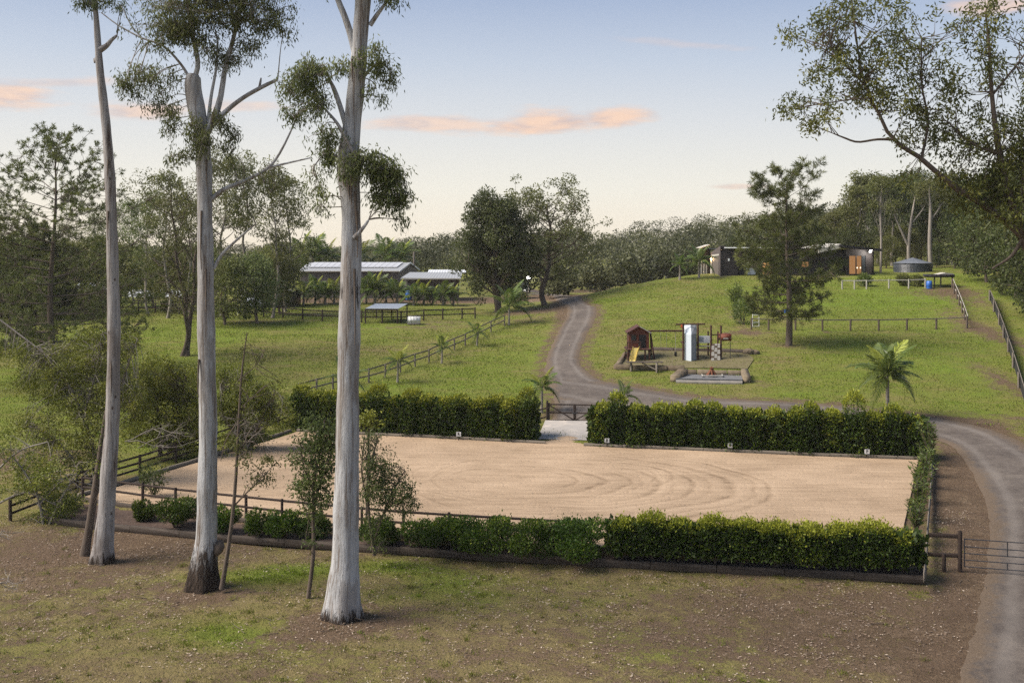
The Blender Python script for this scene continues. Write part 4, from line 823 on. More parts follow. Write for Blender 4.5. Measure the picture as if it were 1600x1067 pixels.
# parked car by the far lamp
v = gp(820, 462); Yv = 156; cb = at(820, 459, Yv)
cr = thing('parked_car', 'dark car parked under the bright lamp beyond the round tree', 'car', cb)
prof = [(-0.85, .35), (.85, .35), (.88, .8), (.78, .95), (.62, 1.5), (-.62, 1.5), (-.78, .95), (-.88, .8)]
prism(cr, 'body', [cb+Vector((x, 0, z)) for x, z in prof], (0, 3.9, 0), M['carpaint']); prism(cr, 'windscreen', [cb+Vector((x, -.02, z)) for x, z in ((-.68, 1.0), (.68, 1.0), (.56, 1.42), (-.56, 1.42))], (0, -.02, 0), M['glass'])
for s_ in (-1, 1):
    box(cr, 'headlight', cb+Vector((.62*s_, -.03, .75)), (.3, .05, .14), M['white']); V, Q = tubes([([tuple(cb+Vector((.62*s_-.1, .7, .33))), tuple(cb+Vector((.62*s_, .7, .33))), tuple(cb+Vector((.62*s_+.1, .7, .33)))], [.32, .33, .32])], 12); pmesh(cr, 'wheel', V, [tuple(map(int, q)) for q in Q], M['rubber'])
box(cr, 'number_plate', cb+Vector((0, -.03, .5)), (.38, .03, .12), M['white'])
def lamp(label, pos, power, mat, col, r=0.16, post=None):
    l = thing('lamp', label, 'lamp', pos)
    import bmesh as bmx
    bm = bmx.new(); bmx.ops.create_icosphere(bm, subdivisions=2, radius=r); me = bpy.data.meshes.new('bulb'); bm.to_mesh(me); bm.free(); obj('bulb', me, mat, l)
    box(l, 'bracket', Vector(pos)+Vector((0, r+0.1, 0.05)), (0.1, 0.25, 0.1), M['black'])
    if post: box(l, 'post', Vector(pos)+Vector((0, r+0.2, -post/2)), (0.1, 0.1, post), M['greypost'])
    ld_ = bpy.data.lights.new('lamp_light', 'POINT'); ld_.energy = power; ld_.color = col; ld_.shadow_soft_size = 0.15; lo = bpy.data.objects.new('lamp_light', ld_); COL.objects.link(lo); lo.parent = l; lo.location = (0, -r-0.25, -0.05)
lamp('bright white lamp glowing beside the round dark tree', at(826, 434, 154), 260, M['bulb'], (1, .96, .88), 0.26, 2.6)

# ------------------------------------------------------------------ house on the crest
Yh = 137.0; hb = at(1200, 431, Yh); zf_ = hb.z
hs = thing('modern_house', 'dark flat-roofed house with lit windows on the crest of the lawn', 'house', (hb.x, Yh, zf_))
def hrect(name, x0, y0, x1, y1, Y, depth, mat, label=None): return rect(hs, name, x0, y0, x1, y1, Y, depth, mat, label)
def hpane(name, x0, y0, x1, y1, Y, mat): return prism(hs, name, [at(x0, y1, Y), at(x1, y1, Y), at(x1, y0, Y), at(x0, y0, Y)], (0, .05, 0), mat)
# garage block: dark long wall towards us, paler end with the door turned to the left
gA = at(1125.5, 432, Yh); gtop = at(1125.5, 384, Yh).z
gE = at(1109.5, 432, Yh+7.5)
prism(hs, 'garage_end_wall', [(gA.x, gA.y, zf_-.5), (gA.x, gA.y, gtop), (gE.x, gE.y, gtop-.95), (gE.x, gE.y, zf_-.5)], (0.12, 0.1, 0), M['mauve'])
def gq(u, zz_, o=0.0): return Vector((gA.x+(gE.x-gA.x)*u-o, gA.y+(gE.y-gA.y)*u-o*0.3, zz_))
gh = gtop-zf_
prism(hs, 'garage_door', [gq(.12, zf_, .05), gq(.12, zf_+gh*.64, .05), gq(.72, zf_+gh*.60, .05), gq(.72, zf_, .05)], (0.04, 0, 0), M['shedwall'])
prism(hs, 'lit_reveal', [gq(.80, zf_, .06), gq(.80, zf_+gh*.62, .06), gq(.92, zf_+gh*.60, .06), gq(.92, zf_, .06)], (0.04, 0, 0), M['pale_rail'])
prism(hs, 'door_lintel', [gq(.08, zf_+gh*.67, .08), gq(.08, zf_+gh*.73, .08), gq(.80, zf_+gh*.69, .08), gq(.80, zf_+gh*.63, .08)], (0.05, 0, 0), M['pale_rail'])
hrect('garage_wall', 1125.6, 387.5, 1152, 436, Yh+0.12, 0.2, M['charcoal']); hrect('parapet', 1125.6, 384, 1133, 388, Yh+0.12, 0.2, M['charcoal'])
hrect('main_wall', 1150, 389, 1282, 436, Yh+1.6, 0.25, M['charcoal']); hrect('rear_wall', 1128, 392, 1290, 436, Yh+12, 0.25, M['charcoal'])
hrect('fascia', 1132, 386.6, 1226, 388.4, Yh-0.3, 0.2, M['white']); hrect('roof', 1128, 388.0, 1285, 390.0, Yh-0.1, 12.5, M['black'])
hrect('window', 1137.5, 404, 1140.2, 408, Yh+0.09, 0.03, M['white'])
hrect('curtained_window', 1166, 409, 1181, 429, Yh+1.52, 0.05, M['white']); lwn = hpane('lit_window', 1192, 411, 1205, 428, Yh+1.52, M['warmwin']); hrect('clerestory_light', 1196, 398.6, 1205, 399.8, Yh+1.5, 0.05, M['warmwin'])
for px in (1191.4, 1197, 1205.4): rect(lwn, 'window_frame', px-.5, 410, px+.5, 429, Yh+1.46, 0.05, M['black'])
hrect('lit_window', 1253, 409.5, 1263, 417, Yh+1.52, 0.05, M['warmwin2']); hrect('lower_wall', 1240, 418, 1272, 432, Yh+1.3, 0.2, M['charcoal'])
# left wing beyond the garage
hrect('wing_wall', 1092, 388, 1110, 434, Yh+9, 0.2, M['charcoal']); a, c = at(1091, 387.6, Yh+8), at(1105.5, 383, Yh+8)
beam(hs, 'wing_roof', a, c, 3.0, 0.14, M['pale_rail'])
for px in (1096, 1100, 1104): hrect('wing_window', px-1.2, 407, px+1.2, 431, Yh+8.94, 0.05, M['sheetgrey'])
# right wing with sloping black roof
hrect('right_wing_wall', 1322, 389, 1362, 436, Yh+0.5, 0.25, M['charcoal']); hrect('right_wing_side', 1361, 389.5, 1365.5, 436, Yh+0.7, 8, M['charcoal'])
a, c = at(1313, 382.2, Yh-1.0), at(1377.5, 389.0, Yh-1.0)
prism(hs, 'right_roof', [a, c, c+Vector((0, 10, 0)), a+Vector((0, 10, 0))], (0, 0, -0.32), M['black'])
a, c = at(1279, 389, Yh-.4), at(1314, 381.5, Yh-.4); prism(hs, 'pale_roof', [a, c, c+Vector((0, 8, 0.2)), a+Vector((0, 8, .2))], (0, 0, -.5), M['pale_rail'])
hrect('mid_wall', 1282, 390, 1324, 436, Yh+1.2, 0.2, M['charcoal'])
for x0, x1, m_2 in ((1327, 1337, 'warmwin2'), (1338.5, 1346, 'warmwin2'), (1347, 1352.5, 'glass')): gd_ = hpane('glass_door', x0, 400, x1, 428, Yh+0.42, M[m_2]); rect(gd_, 'door_frame', x0-.9, 399, x0+.1, 429, Yh+.36, .06, M['black']); rect(gd_, 'door_frame', x1-.3, 399, x1+.7, 429, Yh+.35, .05, M['black'])
hrect('terrace', 1126, 432, 1368, 434.0, Yh-0.6, 2.2, M['greypost'])
for px in (1339.5, 1344.5): hrect('glass_lantern', px-.5, 417.5, px+.5, 419.5, Yh+0.3, 0.05, M['dimbulb'])
lamp('white floodlight under the black sloping roof of the house', at(1360, 393, Yh-0.3), 160, M['bulb'], (1, .95, .86), 0.14)
lamp('small warm wall lamp beside the garage door', at(1110.5, 404.5, Yh+6.6), 110, M['warmbulb'], (1, .62, .28), 0.07)
tk = at(1437, 432, 140); wtk = thing('water_tank', 'round corrugated grey water tank with shallow cone roof', 'water tank', tk)
rr_ = 29.5*140/F; zt_ = at(1437, 411.5, 140).z; P_ = []; rd = []
for k in range(29): zz_ = tk.z-.5+(zt_-tk.z+.5)*k/28; P_.append((tk.x, 140+rr_, zz_)); rd.append(rr_*(1 if k % 2 else .978))
V, Q = tubes([(P_, rd)], 40); pmesh(wtk, 'wall', V, [tuple(map(int, q)) for q in Q], M['tank'])
V = [(tk.x, 140+rr_, at(1437, 402.5, 143).z)]+[(tk.x+rr_*1.03*math.cos(a), 140+rr_+rr_*1.03*math.sin(a), zt_) for a in np.linspace(0, 2*math.pi, 17)[:-1]]
pmesh(wtk, 'cone_roof', V, [(0, 1+k, 1+(k+1) % 16) for k in range(16)], M['slate'])
# flat trailer, barrel, small gate
tq = at(1472, 440, 128); tr_ = thing('flat_trailer', 'dark flat-deck trailer with pale load parked behind the side fence', 'trailer', (tq.x, 128, hz1(tq.x, 128)))
gz = hz1(tq.x, 128)
rect(tr_, 'deck', 1453, 429, 1492, 433.5, 127, 2.2, M['black']); prism(tr_, 'load', [at(x, y, 127.3) for x, y in ((1466, 429), (1491, 429), (1489, 427.3), (1478, 426))], (0, 1.6, 0), M['pale_rail'])
dz_ = at(1470, 433, 127).z
for px in (1460, 1470, 1488): 
    v = at(px, 433, 127.3); box(tr_, 'leg', (v.x, 127.3, (dz_+hz1(v.x, 127.3))/2), (.12, .12, dz_-hz1(v.x, 127.3)), M['darksteel'])
v = gp(1452, 451); bb = thing('blue_drum', 'bright blue plastic drum at the top corner of the paddock', 'barrel', v)
V, Q = tubes([([(v.x, v.y, v.z), (v.x, v.y, v.z+.3), (v.x, v.y, v.z+.34), (v.x, v.y, v.z+.6), (v.x, v.y, v.z+.64), (v.x, v.y, v.z+.9), (v.x, v.y, v.z+.91)], [.31, .32, .34, .34, .32, .31, .02])], 14); pmesh(bb, 'drum', V, [tuple(map(int, q)) for q in Q], M['blue'], True)
v = gp(1176, 512); pg = thing('paddock_gate', 'small pale tubular gate standing ajar beside the leafy shrub', 'gate', v); w_ = v+Vector((0.75, 0.5, 0))
for a, c in (((0, .1), (1, .1)), ((0, 1.25), (1, 1.25)), ((0, .1), (0, 1.35)), ((1, .1), (1, 1.25)), ((0, .5), (1, .5)), ((0, .88), (1, .88))): rod(pg, 'tube', v.lerp(w_, a[0])+Vector((0, 0, a[1])), v.lerp(w_, c[0])+Vector((0, 0, c[1])), .03, M['white'], 6)

# ------------------------------------------------------------------ hedges and shrubs
def hedge(name, label, pts, hd, h, clear, n, L, mat, seed, zb=None, stems=0.9, hv=0.12, group=None, top=0.75):
    rg = np.random.default_rng(seed); ps = np.array(resample(pts, 0.4)); d = np.r_[0, np.cumsum(np.hypot(*np.diff(ps, axis=0).T))]; LEN = d[-1]
    b0 = Vector((*ps[0], hz1(*ps[0]) if zb is None else zb)); t = thing(name, label, 'hedge', b0, group)
    s = rg.random(n)*LEN
    # individual shrubs within the row give a lumpy outline
    ns = max(2, int(LEN/1.15)); cen = (np.arange(ns)+0.5)*LEN/ns+rg.normal(size=ns)*0.12; hh = 1+rg.normal(size=ns)*hv; ww = 1+rg.normal(size=ns)*0.10
    k = np.abs(s[:, None]-cen[None]).argmin(1); q = np.abs(s-cen[k])/(LEN/ns*0.5)
    hl = h*hh[k]*(1-0.13*np.clip(q, 0, 1.2)**2.2); wl = hd*ww[k]*(1-0.16*np.clip(q, 0, 1.2)**2)
    side = rg.random(n); sgn = np.where(rg.random(n) < 0.72, -1.0, 1.0)      # most leaves on the side that is seen
    top_ = side < 0.40
    u = np.where(top_, rg.uniform(-1, 1, n), sgn); v = np.where(top_, 1.0, rg.random(n)**0.85)
    inward = np.abs(rg.normal(size=n))*0.16
    cr = np.clip((np.abs(u)*1.0)**4*np.clip(v, 0, 1)**4, 0, 1)               # round the shoulders
    cx_ = u*wl*(1-0.16*cr)-np.sign(u)*inward*hd*(~top_)*0.9; cz_ = clear+(hl-clear)*v*(1-0.10*cr)-inward*0.55*top_
    cx_ += rg.normal(size=n)*0.07; cz_ += rg.normal(size=n)*0.06
    cz_ += np.where(top_ & (rg.random(n) < 0.16), rg.random(n)*0.22, 0)
    ends = np.clip(np.minimum(s, LEN-s)/0.5, 0, 1); cx_ *= 0.55+0.45*np.sqrt(ends); cz_ = clear+(cz_-clear)*(0.8+0.2*ends)
    X = np.interp(s, d, ps[:, 0]); Y = np.interp(s, d, ps[:, 1]); T = unit(np.column_stack([np.gradient(ps[:, 0]), np.gradient(ps[:, 1])])); ti = np.clip(np.searchsorted(d, s), 0, len(ps)-1)
    Nn = np.column_stack([-T[ti, 1], T[ti, 0]])
    Zb = hz(X, Y) if zb is None else np.full(n, zb)
    P = np.column_stack([X+Nn[:, 0]*cx_, Y+Nn[:, 1]*cx_, Zb+cz_])-np.array(b0)
    Dn = np.column_stack([Nn[:, 0]*u*0.8, Nn[:, 1]*u*0.8, np.where(top_, 1.0, 0.35)])+rg.normal(size=(n, 3))*0.65
    hol = np.array([mnoise.noise((a_*1.3, c_*1.7, 3.3+seed+e_)) for a_, c_, e_ in zip(s, cz_, u)]); kp = (hol > -0.22) | (rg.random(n) < 0.3); skt = rg.normal(size=ns)*0.07
    V, Q = leaf_np(P[kp], Dn[kp], (L*rg.uniform(0.6, 1.4, n))[kp], (L*0.5*rg.uniform(0.8, 1.2, n))[kp], rg)
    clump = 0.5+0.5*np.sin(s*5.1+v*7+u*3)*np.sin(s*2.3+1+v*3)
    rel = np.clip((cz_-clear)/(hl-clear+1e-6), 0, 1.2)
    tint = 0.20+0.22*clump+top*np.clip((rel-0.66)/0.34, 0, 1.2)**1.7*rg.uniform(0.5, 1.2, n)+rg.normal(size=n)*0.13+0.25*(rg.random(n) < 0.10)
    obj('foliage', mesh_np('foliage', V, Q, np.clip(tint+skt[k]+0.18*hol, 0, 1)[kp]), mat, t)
    # woody core and stems
    cp = []
    for i_ in range(ns):
        sx, sy = np.interp(cen[i_], d, ps[:, 0]), np.interp(cen[i_], d, ps[:, 1]); zz = (hz1(sx, sy) if zb is None else zb)
        for q_ in range(4):
            a = rg.uniform(0, 6.28); tipr = hd*0.5
            p0 = np.array([sx, sy, zz-0.05])-np.array(b0); p1 = p0+np.array([math.cos(a)*tipr, math.sin(a)*tipr*0.6, h*0.75]); pm = (p0+p1)/2+rg.normal(size=3)*0.05
            cp.append(([p0, pm, p1], [0.028, 0.02, 0.008]))
    V, Q = tubes(cp, 5); obj('stems', mesh_np('stems', V, Q, smooth=True), M['bark'], t, kind='stuff')
    # dense inner leaves, in one darker tint, filling the middle of the row
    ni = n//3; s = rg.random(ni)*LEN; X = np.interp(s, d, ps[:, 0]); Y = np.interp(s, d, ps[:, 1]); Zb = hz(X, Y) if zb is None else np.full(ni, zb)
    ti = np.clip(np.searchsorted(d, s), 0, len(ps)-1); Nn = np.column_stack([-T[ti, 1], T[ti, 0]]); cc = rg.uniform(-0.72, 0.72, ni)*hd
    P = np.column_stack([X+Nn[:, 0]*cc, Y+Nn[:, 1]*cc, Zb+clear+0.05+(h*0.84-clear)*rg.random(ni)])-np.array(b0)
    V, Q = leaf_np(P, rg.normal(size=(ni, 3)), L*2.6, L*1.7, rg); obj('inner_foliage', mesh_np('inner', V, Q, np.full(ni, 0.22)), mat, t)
    return t
lw_ = [z0(452, 674), z0(590, 681), z0(717, 687), z0(840, 693.5)]
hedge('tall_hedge', 'tall clipped dark green hedge behind the arena left of the ramp', [(x, y+1.15) for x, y in lw_], 1.05, 2.6, 0.02, 30000, 0.155, M['L_hedge'], 1, zb=0.05)
rw_ = [z0(924, 698), z0(1140, 707), z0(1352, 716), z0(1462, 720)]
hedge('long_hedge', 'long tall dark green hedge behind the arena right of the ramp', [(x, y+1.15) for x, y in rw_], 1.05, 2.62, 0.02, 38000, 0.155, M['L_hedge'], 2, zb=0.03)
hedge('near_hedge', 'waist-high bright green hedge in the near garden bed with yellow tips', [z0(950, 871, -.2), z0(1100, 879, -.2), z0(1250, 887, -.2), z0(1440, 893, -.2)], 0.72, 1.66, 0.30, 27000, 0.115, M['L_hedge'], 3, zb=-0.2, hv=0.10, top=1.05)
def shrub(name, label, pos, w, h, n, L, mat, seed, group=None, cat='shrub', clear=0.0, tint0=0.3, asp=0.5, upr=0.6):
    rg = np.random.default_rng(seed); t = thing(name, label, cat, pos, group)
    lob = in_ball(13, rg, .3)*np.array([w*0.38, w*0.32, h*0.30])+np.array([0, 0, h*0.46]); k = rg.integers(0, 13, n)
    P = lob[k]+in_ball(n, rg, 0.35)*np.array([w*0.20, w*0.19, h*0.26]); sh_ = rg.random(n) < 0.06; P[sh_, 2] += rg.random(sh_.sum())*h*0.16; P[:, 2] = np.maximum(P[:, 2], clear+0.02)
    out = P-np.array([0, 0, h*0.4])
    V, Q = leaf_np(P, unit(out)*0.7+rg.normal(size=(n, 3))*0.6+np.array([0, 0, upr]), L*rg.uniform(0.7, 1.3, n), L*asp*rg.uniform(0.8, 1.2, n), rg)
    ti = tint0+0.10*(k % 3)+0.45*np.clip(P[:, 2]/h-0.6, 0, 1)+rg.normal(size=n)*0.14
    obj('foliage', mesh_np('foliage', V, Q, np.clip(ti, 0, 1)), mat, t)
    cp = []
    for q in range(9):
        tip = lob[q]; cp.append(([np.array([rg.normal()*.05, rg.normal()*.05, -0.05]), tip*np.array([.5, .5, .55])+rg.normal(size=3)*.03, tip], [0.03, 0.02, 0.008]))
    V, Q = tubes(cp, 5); obj('stems', mesh_np('stems', V, Q, smooth=True), M['bark'], t)
    return t
for i_, (px, py, w, h, lab) in enumerate(((227, 812, 0.9, 0.8, 'thin low shrub at the arena corner right of the leftmost gum'), (275, 822, 1.35, 1.15, 'round bush in the bed just left of the middle gum trunk'), (352, 830, 1.0, 0.95, 'small bush just right of the middle gum trunk'),
        (408, 836, 1.1, 0.95, 'small bush in the bed, second to the right of the middle gum'), (447, 838, 1.2, 1.0, 'small bush in the bed, third to the right of the middle gum'), (490, 840, 1.0, 0.9, 'small bush in the bed close to the large gum trunk'), (590, 850, 1.3, 1.0, 'thin bush under the leaning sapling right of the large gum'),
        (672, 853, 1.3, 1.1, 'round bush in the near bed, leftmost of the five before the hedge'), (712, 856, 1.1, 1.1, 'bush in the near bed, second of the five before the hedge'), (765, 861, 1.5, 1.2, 'bush in the near bed, middle one of the five before the hedge'),
        (832, 866, 1.5, 1.15, 'low bush in the near bed, fourth of the five before the hedge'), (912, 871, 1.75, 1.3, 'largest bush in the near bed, next to the yellow-tipped hedge'))):
    q = z0(px, py, -0.2); shrub('bed_shrub', lab, (*q, -0.22), w*(1.5 if px < 640 else 1.9), h*1.25, int((2300 if px < 640 else 3000)*w*h)+700, 0.115, M['L_hedge'], 20+i_, 'bushes along the near garden bed', tint0=0.26)
shrub('corner_shrub', 'dark shrub behind the fence at the arena corner beside the leftmost gum', (*z0(240, 775), 0), 1.5, 2.0, 900, 0.15, M['L_dark'], 40, tint0=0.4, asp=0.4)
shrub('corner_bush', 'dark low bush against the corner fence left of the leftmost gum', (*z0(95, 800, -.3), -0.35), 2.0, 1.2, 1600, 0.13, M['L_dark'], 41)
ole_lab = ('tall spiky-leaved plant at the far arena corner, nearest the long hedge', 'spiky-leaved plant second from the long hedge along the edging board', 'spiky-leaved plant third from the long hedge along the edging board', 'spiky-leaved plant fourth from the long hedge along the edging board', 'spiky-leaved plant fifth from the long hedge along the edging board', 'spiky-leaved plant nearest the near hedge')
for i_, (px, py, h) in enumerate(((1456, 724, 2.6), (1449, 740, 1.8), (1445, 758, 1.7), (1441, 780, 1.9), (1436, 805, 2.0), (1432, 835, 1.6))):
    q = z0(px, py); rg = np.random.default_rng(60+i_); t = thing('oleander', ole_lab[i_], 'plant', (*q, 0.0), 'spiky plants along the arena side')
    P_, D_, St = [], [], []
    for s_ in range(14):
        a = rg.uniform(0, 6.28); lean = rg.uniform(0.05, 0.38); hh = h*rg.uniform(0.6, 1.0); top = np.array([math.cos(a)*lean*hh, math.sin(a)*lean*hh, hh]); St.append(([np.zeros(3), top*0.5, top], [0.02, 0.015, 0.008]))
        m_ = 34; tt = rg.uniform(0.25, 1.0, m_); aa = rg.uniform(0, 6.28, m_); P_.append(top[None]*tt[:, None]); D_.append(np.column_stack([np.cos(aa), np.sin(aa), rg.uniform(0.2, 1.0, m_)]))
    P_ = np.concatenate(P_); D_ = np.concatenate(D_); V, Q = leaf_np(P_, D_, rg.uniform(.2, .32, len(P_)), 0.055, rg); obj('foliage', mesh_np('fol', V, Q, np.clip(.45+rg.normal(size=len(P_))*.18, 0, 1)), M['L_palm'], t)
    V, Q = tubes(St, 5); obj('stems', mesh_np('st', V, Q, smooth=True), M['bark'], t)

# ------------------------------------------------------------------ the three near gums
def gum(name, label, Y, spine, branches, blobs, mat, seed, leafL=0.175, dark_h=1.6, sprig=13):
    rg = np.random.default_rng(seed); base = at(spine[0][0], spine[0][1], Y); base.z = hz1(base.x, Y); t = thing(name, label, 'tree', base); B = np.array(base); mpp = Y/F
    def w3(px, py, dy=0.0): v = at(px, py, Y); return np.array([v.x, Y+dy, v.z])-B
    S = np.array([[*w3(a, c), w*mpp/2] for a, c, w in spine]); S[0, 2] = -0.25
    C = curve(S, 130); 
    rad = C[:, 3]*(1+0.03*np.sin(C[:, 2]*2.1)+0.02*np.sin(C[:, 2]*5.3+1)); rad = np.maximum(rad, 0.012)
    flare = np.exp(-np.maximum(C[:, 2]+0.1, 0)/0.55)*0.06; rad = rad*(1+flare)
    V, Q = tubes([(C[:, :3], rad)], 26, noise=0.07)
    # buttress ridges at the foot
    cc = C[np.repeat(np.arange(130), 26), :3]; rel = V-cc; ang = np.arctan2(rel[:, 1], rel[:, 0]); f_ = np.exp(-np.maximum(V[:, 2], 0)/0.7)
    V = cc+rel*(1+f_*0.11*np.sin(ang*5+seed))[:, None]
    me = mesh_np('trunk', V, Q, smooth=True); dk = np.clip((1.2 if seed == 2 else .86)-V[:, 2]/dark_h, 0, 1)
    dk += 0.45*np.exp(-((V[:, 2]-11.2)/0.5)**2)*(seed == 3)
    addattr(me, 'dark', dk)
    obj('trunk', me, mat, t)
    bp = []
    for br_ in branches:
        pts = np.array([[*w3(q[0], q[1], q[3] if len(q) > 3 else 0.0), q[2]*mpp/2] for q in br_]); cv = curve(pts, 16); bp.append((cv[:, :3], np.maximum(cv[:, 3], 0.008)))
    allp = [b_[0] for b_ in bp]+[C[:, :3]]; nodes = np.concatenate(allp)
    LP, LD, LT, tw = [], [], [], []
    for (cx_, cy_, rx, ry, n, *rest) in blobs:
        dy = rest[0] if rest else rg.uniform(-0.6, 0.4)
        c3 = w3(cx_, cy_, dy); ext = np.array([rx*mpp, (rx+ry)/2*mpp*0.9, ry*mpp])
        n = int(n*1.2); k_ = max(3, int(n/190)); subs = in_ball(k_, rg, 0.2)*ext*0.72+c3
        anc = nodes[np.argmin(((nodes-c3)**2).sum(1)+np.maximum(nodes[:, 2]-c3[2], 0)*2)]
        for sb_ in subs:
            st0 = nodes[np.argmin(((nodes-sb_)**2).sum(1))]; mid = (st0+sb_)/2+np.array([0, 0, 0.12])+rg.normal(size=3)*0.12
            cv = curve(np.array([st0, mid, sb_]), 7); tw.append((cv, np.linspace(0.022, 0.008, 7)))
            m_ = max(4, int(n/k_/sprig)); cen = sb_+rg.normal(size=(m_, 3))*ext*0.30
            for c_ in cen:
                tw.append((np.array([sb_+(c_-sb_)*0.1, (sb_+c_)/2+np.array([0, 0, .06]), c_]), [0.009, 0.007, 0.004]))
            kk = np.repeat(np.arange(m_), sprig); P = cen[kk]+rg.normal(size=(m_*sprig, 3))*np.array([.10, .10, .14])
            LP.append(P); LD.append(np.tile([0, 0, -0.95], (len(P), 1))+rg.normal(size=(len(P), 3))*0.50)
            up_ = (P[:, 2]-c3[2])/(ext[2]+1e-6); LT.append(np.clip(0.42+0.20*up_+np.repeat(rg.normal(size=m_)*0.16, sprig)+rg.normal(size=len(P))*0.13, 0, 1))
    for b_ in bp:
        V, Q = tubes([b_], 9, noise=0.08); me = mesh_np('branch', V, Q, smooth=True); addattr(me, 'dark', np.zeros(len(V))); obj('branch', me, mat, t)
    V, Q = tubes(tw, 4); me = mesh_np('twigs', V, Q, smooth=True); addattr(me, 'dark', np.full(len(V), 0.2)); tg = obj('twigs', me, M['bark_pale'], t, kind='stuff')
    P = np.concatenate(LP); D = np.concatenate(LD); n = len(P)
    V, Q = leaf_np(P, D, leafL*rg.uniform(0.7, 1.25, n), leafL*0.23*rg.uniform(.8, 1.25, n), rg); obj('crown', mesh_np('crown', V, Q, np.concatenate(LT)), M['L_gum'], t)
    return t, w3, base
tA, wA, bA = gum('slender_gum_tree', 'slender mottled gum with a snapped top limb, leftmost of the three tall trunks', 44.3,
    [(158, 880, 38), (163, 840, 29), (170, 740, 24), (176, 640, 21.5), (178, 520, 19.5), (176, 420, 18), (174, 330, 16.5), (170, 245, 15), (163, 170, 13), (156, 110, 12), (153, 70, 10), (150, 25, 8), (145, -30, 7), (138, -110, 5), (132, -190, 2)],
    [[(156, 78, 11), (166, 72, 8), (174, 63, 6), (181, 57, 4.5), (183, 55, 2)], [(152, 92, 9), (149, 97, 6), (147, 92, 3)], [(148, 15, 4), (125, -20, 3), (108, -60, 1.5)], [(145, -30, 4), (175, -70, 3), (200, -100, 1.5)]],
    [(125, 2, 24, 12, 420), (165, -2, 22, 14, 380), (190, 12, 14, 8, 120), (110, -45, 40, 30, 900), (165, -80, 50, 45, 1500), (125, -140, 50, 40, 1400)], M['gum_rough'], 1, dark_h=0.7)
tB, wB, bB = gum('forked_gum_tree', 'tall pale gum with charred foot and broken hollow fork, middle of the three trunks', 40.8,
    [(318, 922, 54), (319, 890, 44), (322, 850, 35), (324, 760, 29.5), (325, 640, 27.5), (322, 500, 26), (321, 400, 24.5), (320, 320, 23.5), (319, 260, 23), (315, 210, 24), (307, 170, 26), (302, 140, 25), (302, 122, 22), (303, 116, 15)],
    [[(302, 128, 8), (309, 100, 8), (302, 60, 7), (294, 10, 6), (288, -50, 4)], [(318, 215, 14), (334, 185, 12), (345, 150, 9), (352, 105, 8), (362, 70, 7), (375, 20, 5), (392, -40, 3)],
     [(328, 200, 9), (352, 175, 8), (380, 153, 7), (410, 136, 6.5), (431, 126, 5), (434, 125, 2)], [(405, 138, 4), (407, 128, 3.5), (408, 122, 2)],
     [(330, 312, 8), (350, 296, 7), (380, 284, 6), (420, 262, 4.5), (445, 225, 3.5), (470, 168, 2)], [(420, 262, 4), (450, 255, 3), (485, 247, 2)], [(334, 420, 6), (345, 400, 5), (370, 375, 4), (400, 350, 2)],
     [(296, 122, 5), (282, 100, 4), (255, 72, 3.5), (222, 60, 3), (185, 40, 2.4), (158, 20, 1.6)], [(222, 60, 2.5), (205, 40, 2), (190, 10, 1.5)], [(325, 190, 6), (330, 150, 5), (338, 105, 4), (340, 60, 3)]],
    [(330, -30, 95, 45, 5200), (300, 30, 80, 38, 3800), (400, 20, 62, 36, 2500), (268, 60, 40, 30, 1100), (345, 80, 45, 35, 1100), (440, 45, 26, 22, 480), (385, 78, 28, 22, 420), (235, 120, 45, 26, 1100), (205, 140, 26, 18, 340), (255, 160, 30, 26, 480), (275, 195, 24, 26, 360),
     (318, 215, 20, 34, 900, -0.7), (345, 195, 18, 20, 240), (365, 200, 18, 24, 300), (290, 240, 26, 18, 320), (360, 240, 18, 26, 220), (430, 290, 34, 24, 340), (385, 320, 34, 24, 300), (470, 180, 14, 14, 70), (300, -110, 110, 50, 3000)], M['gum'], 2, dark_h=1.9)
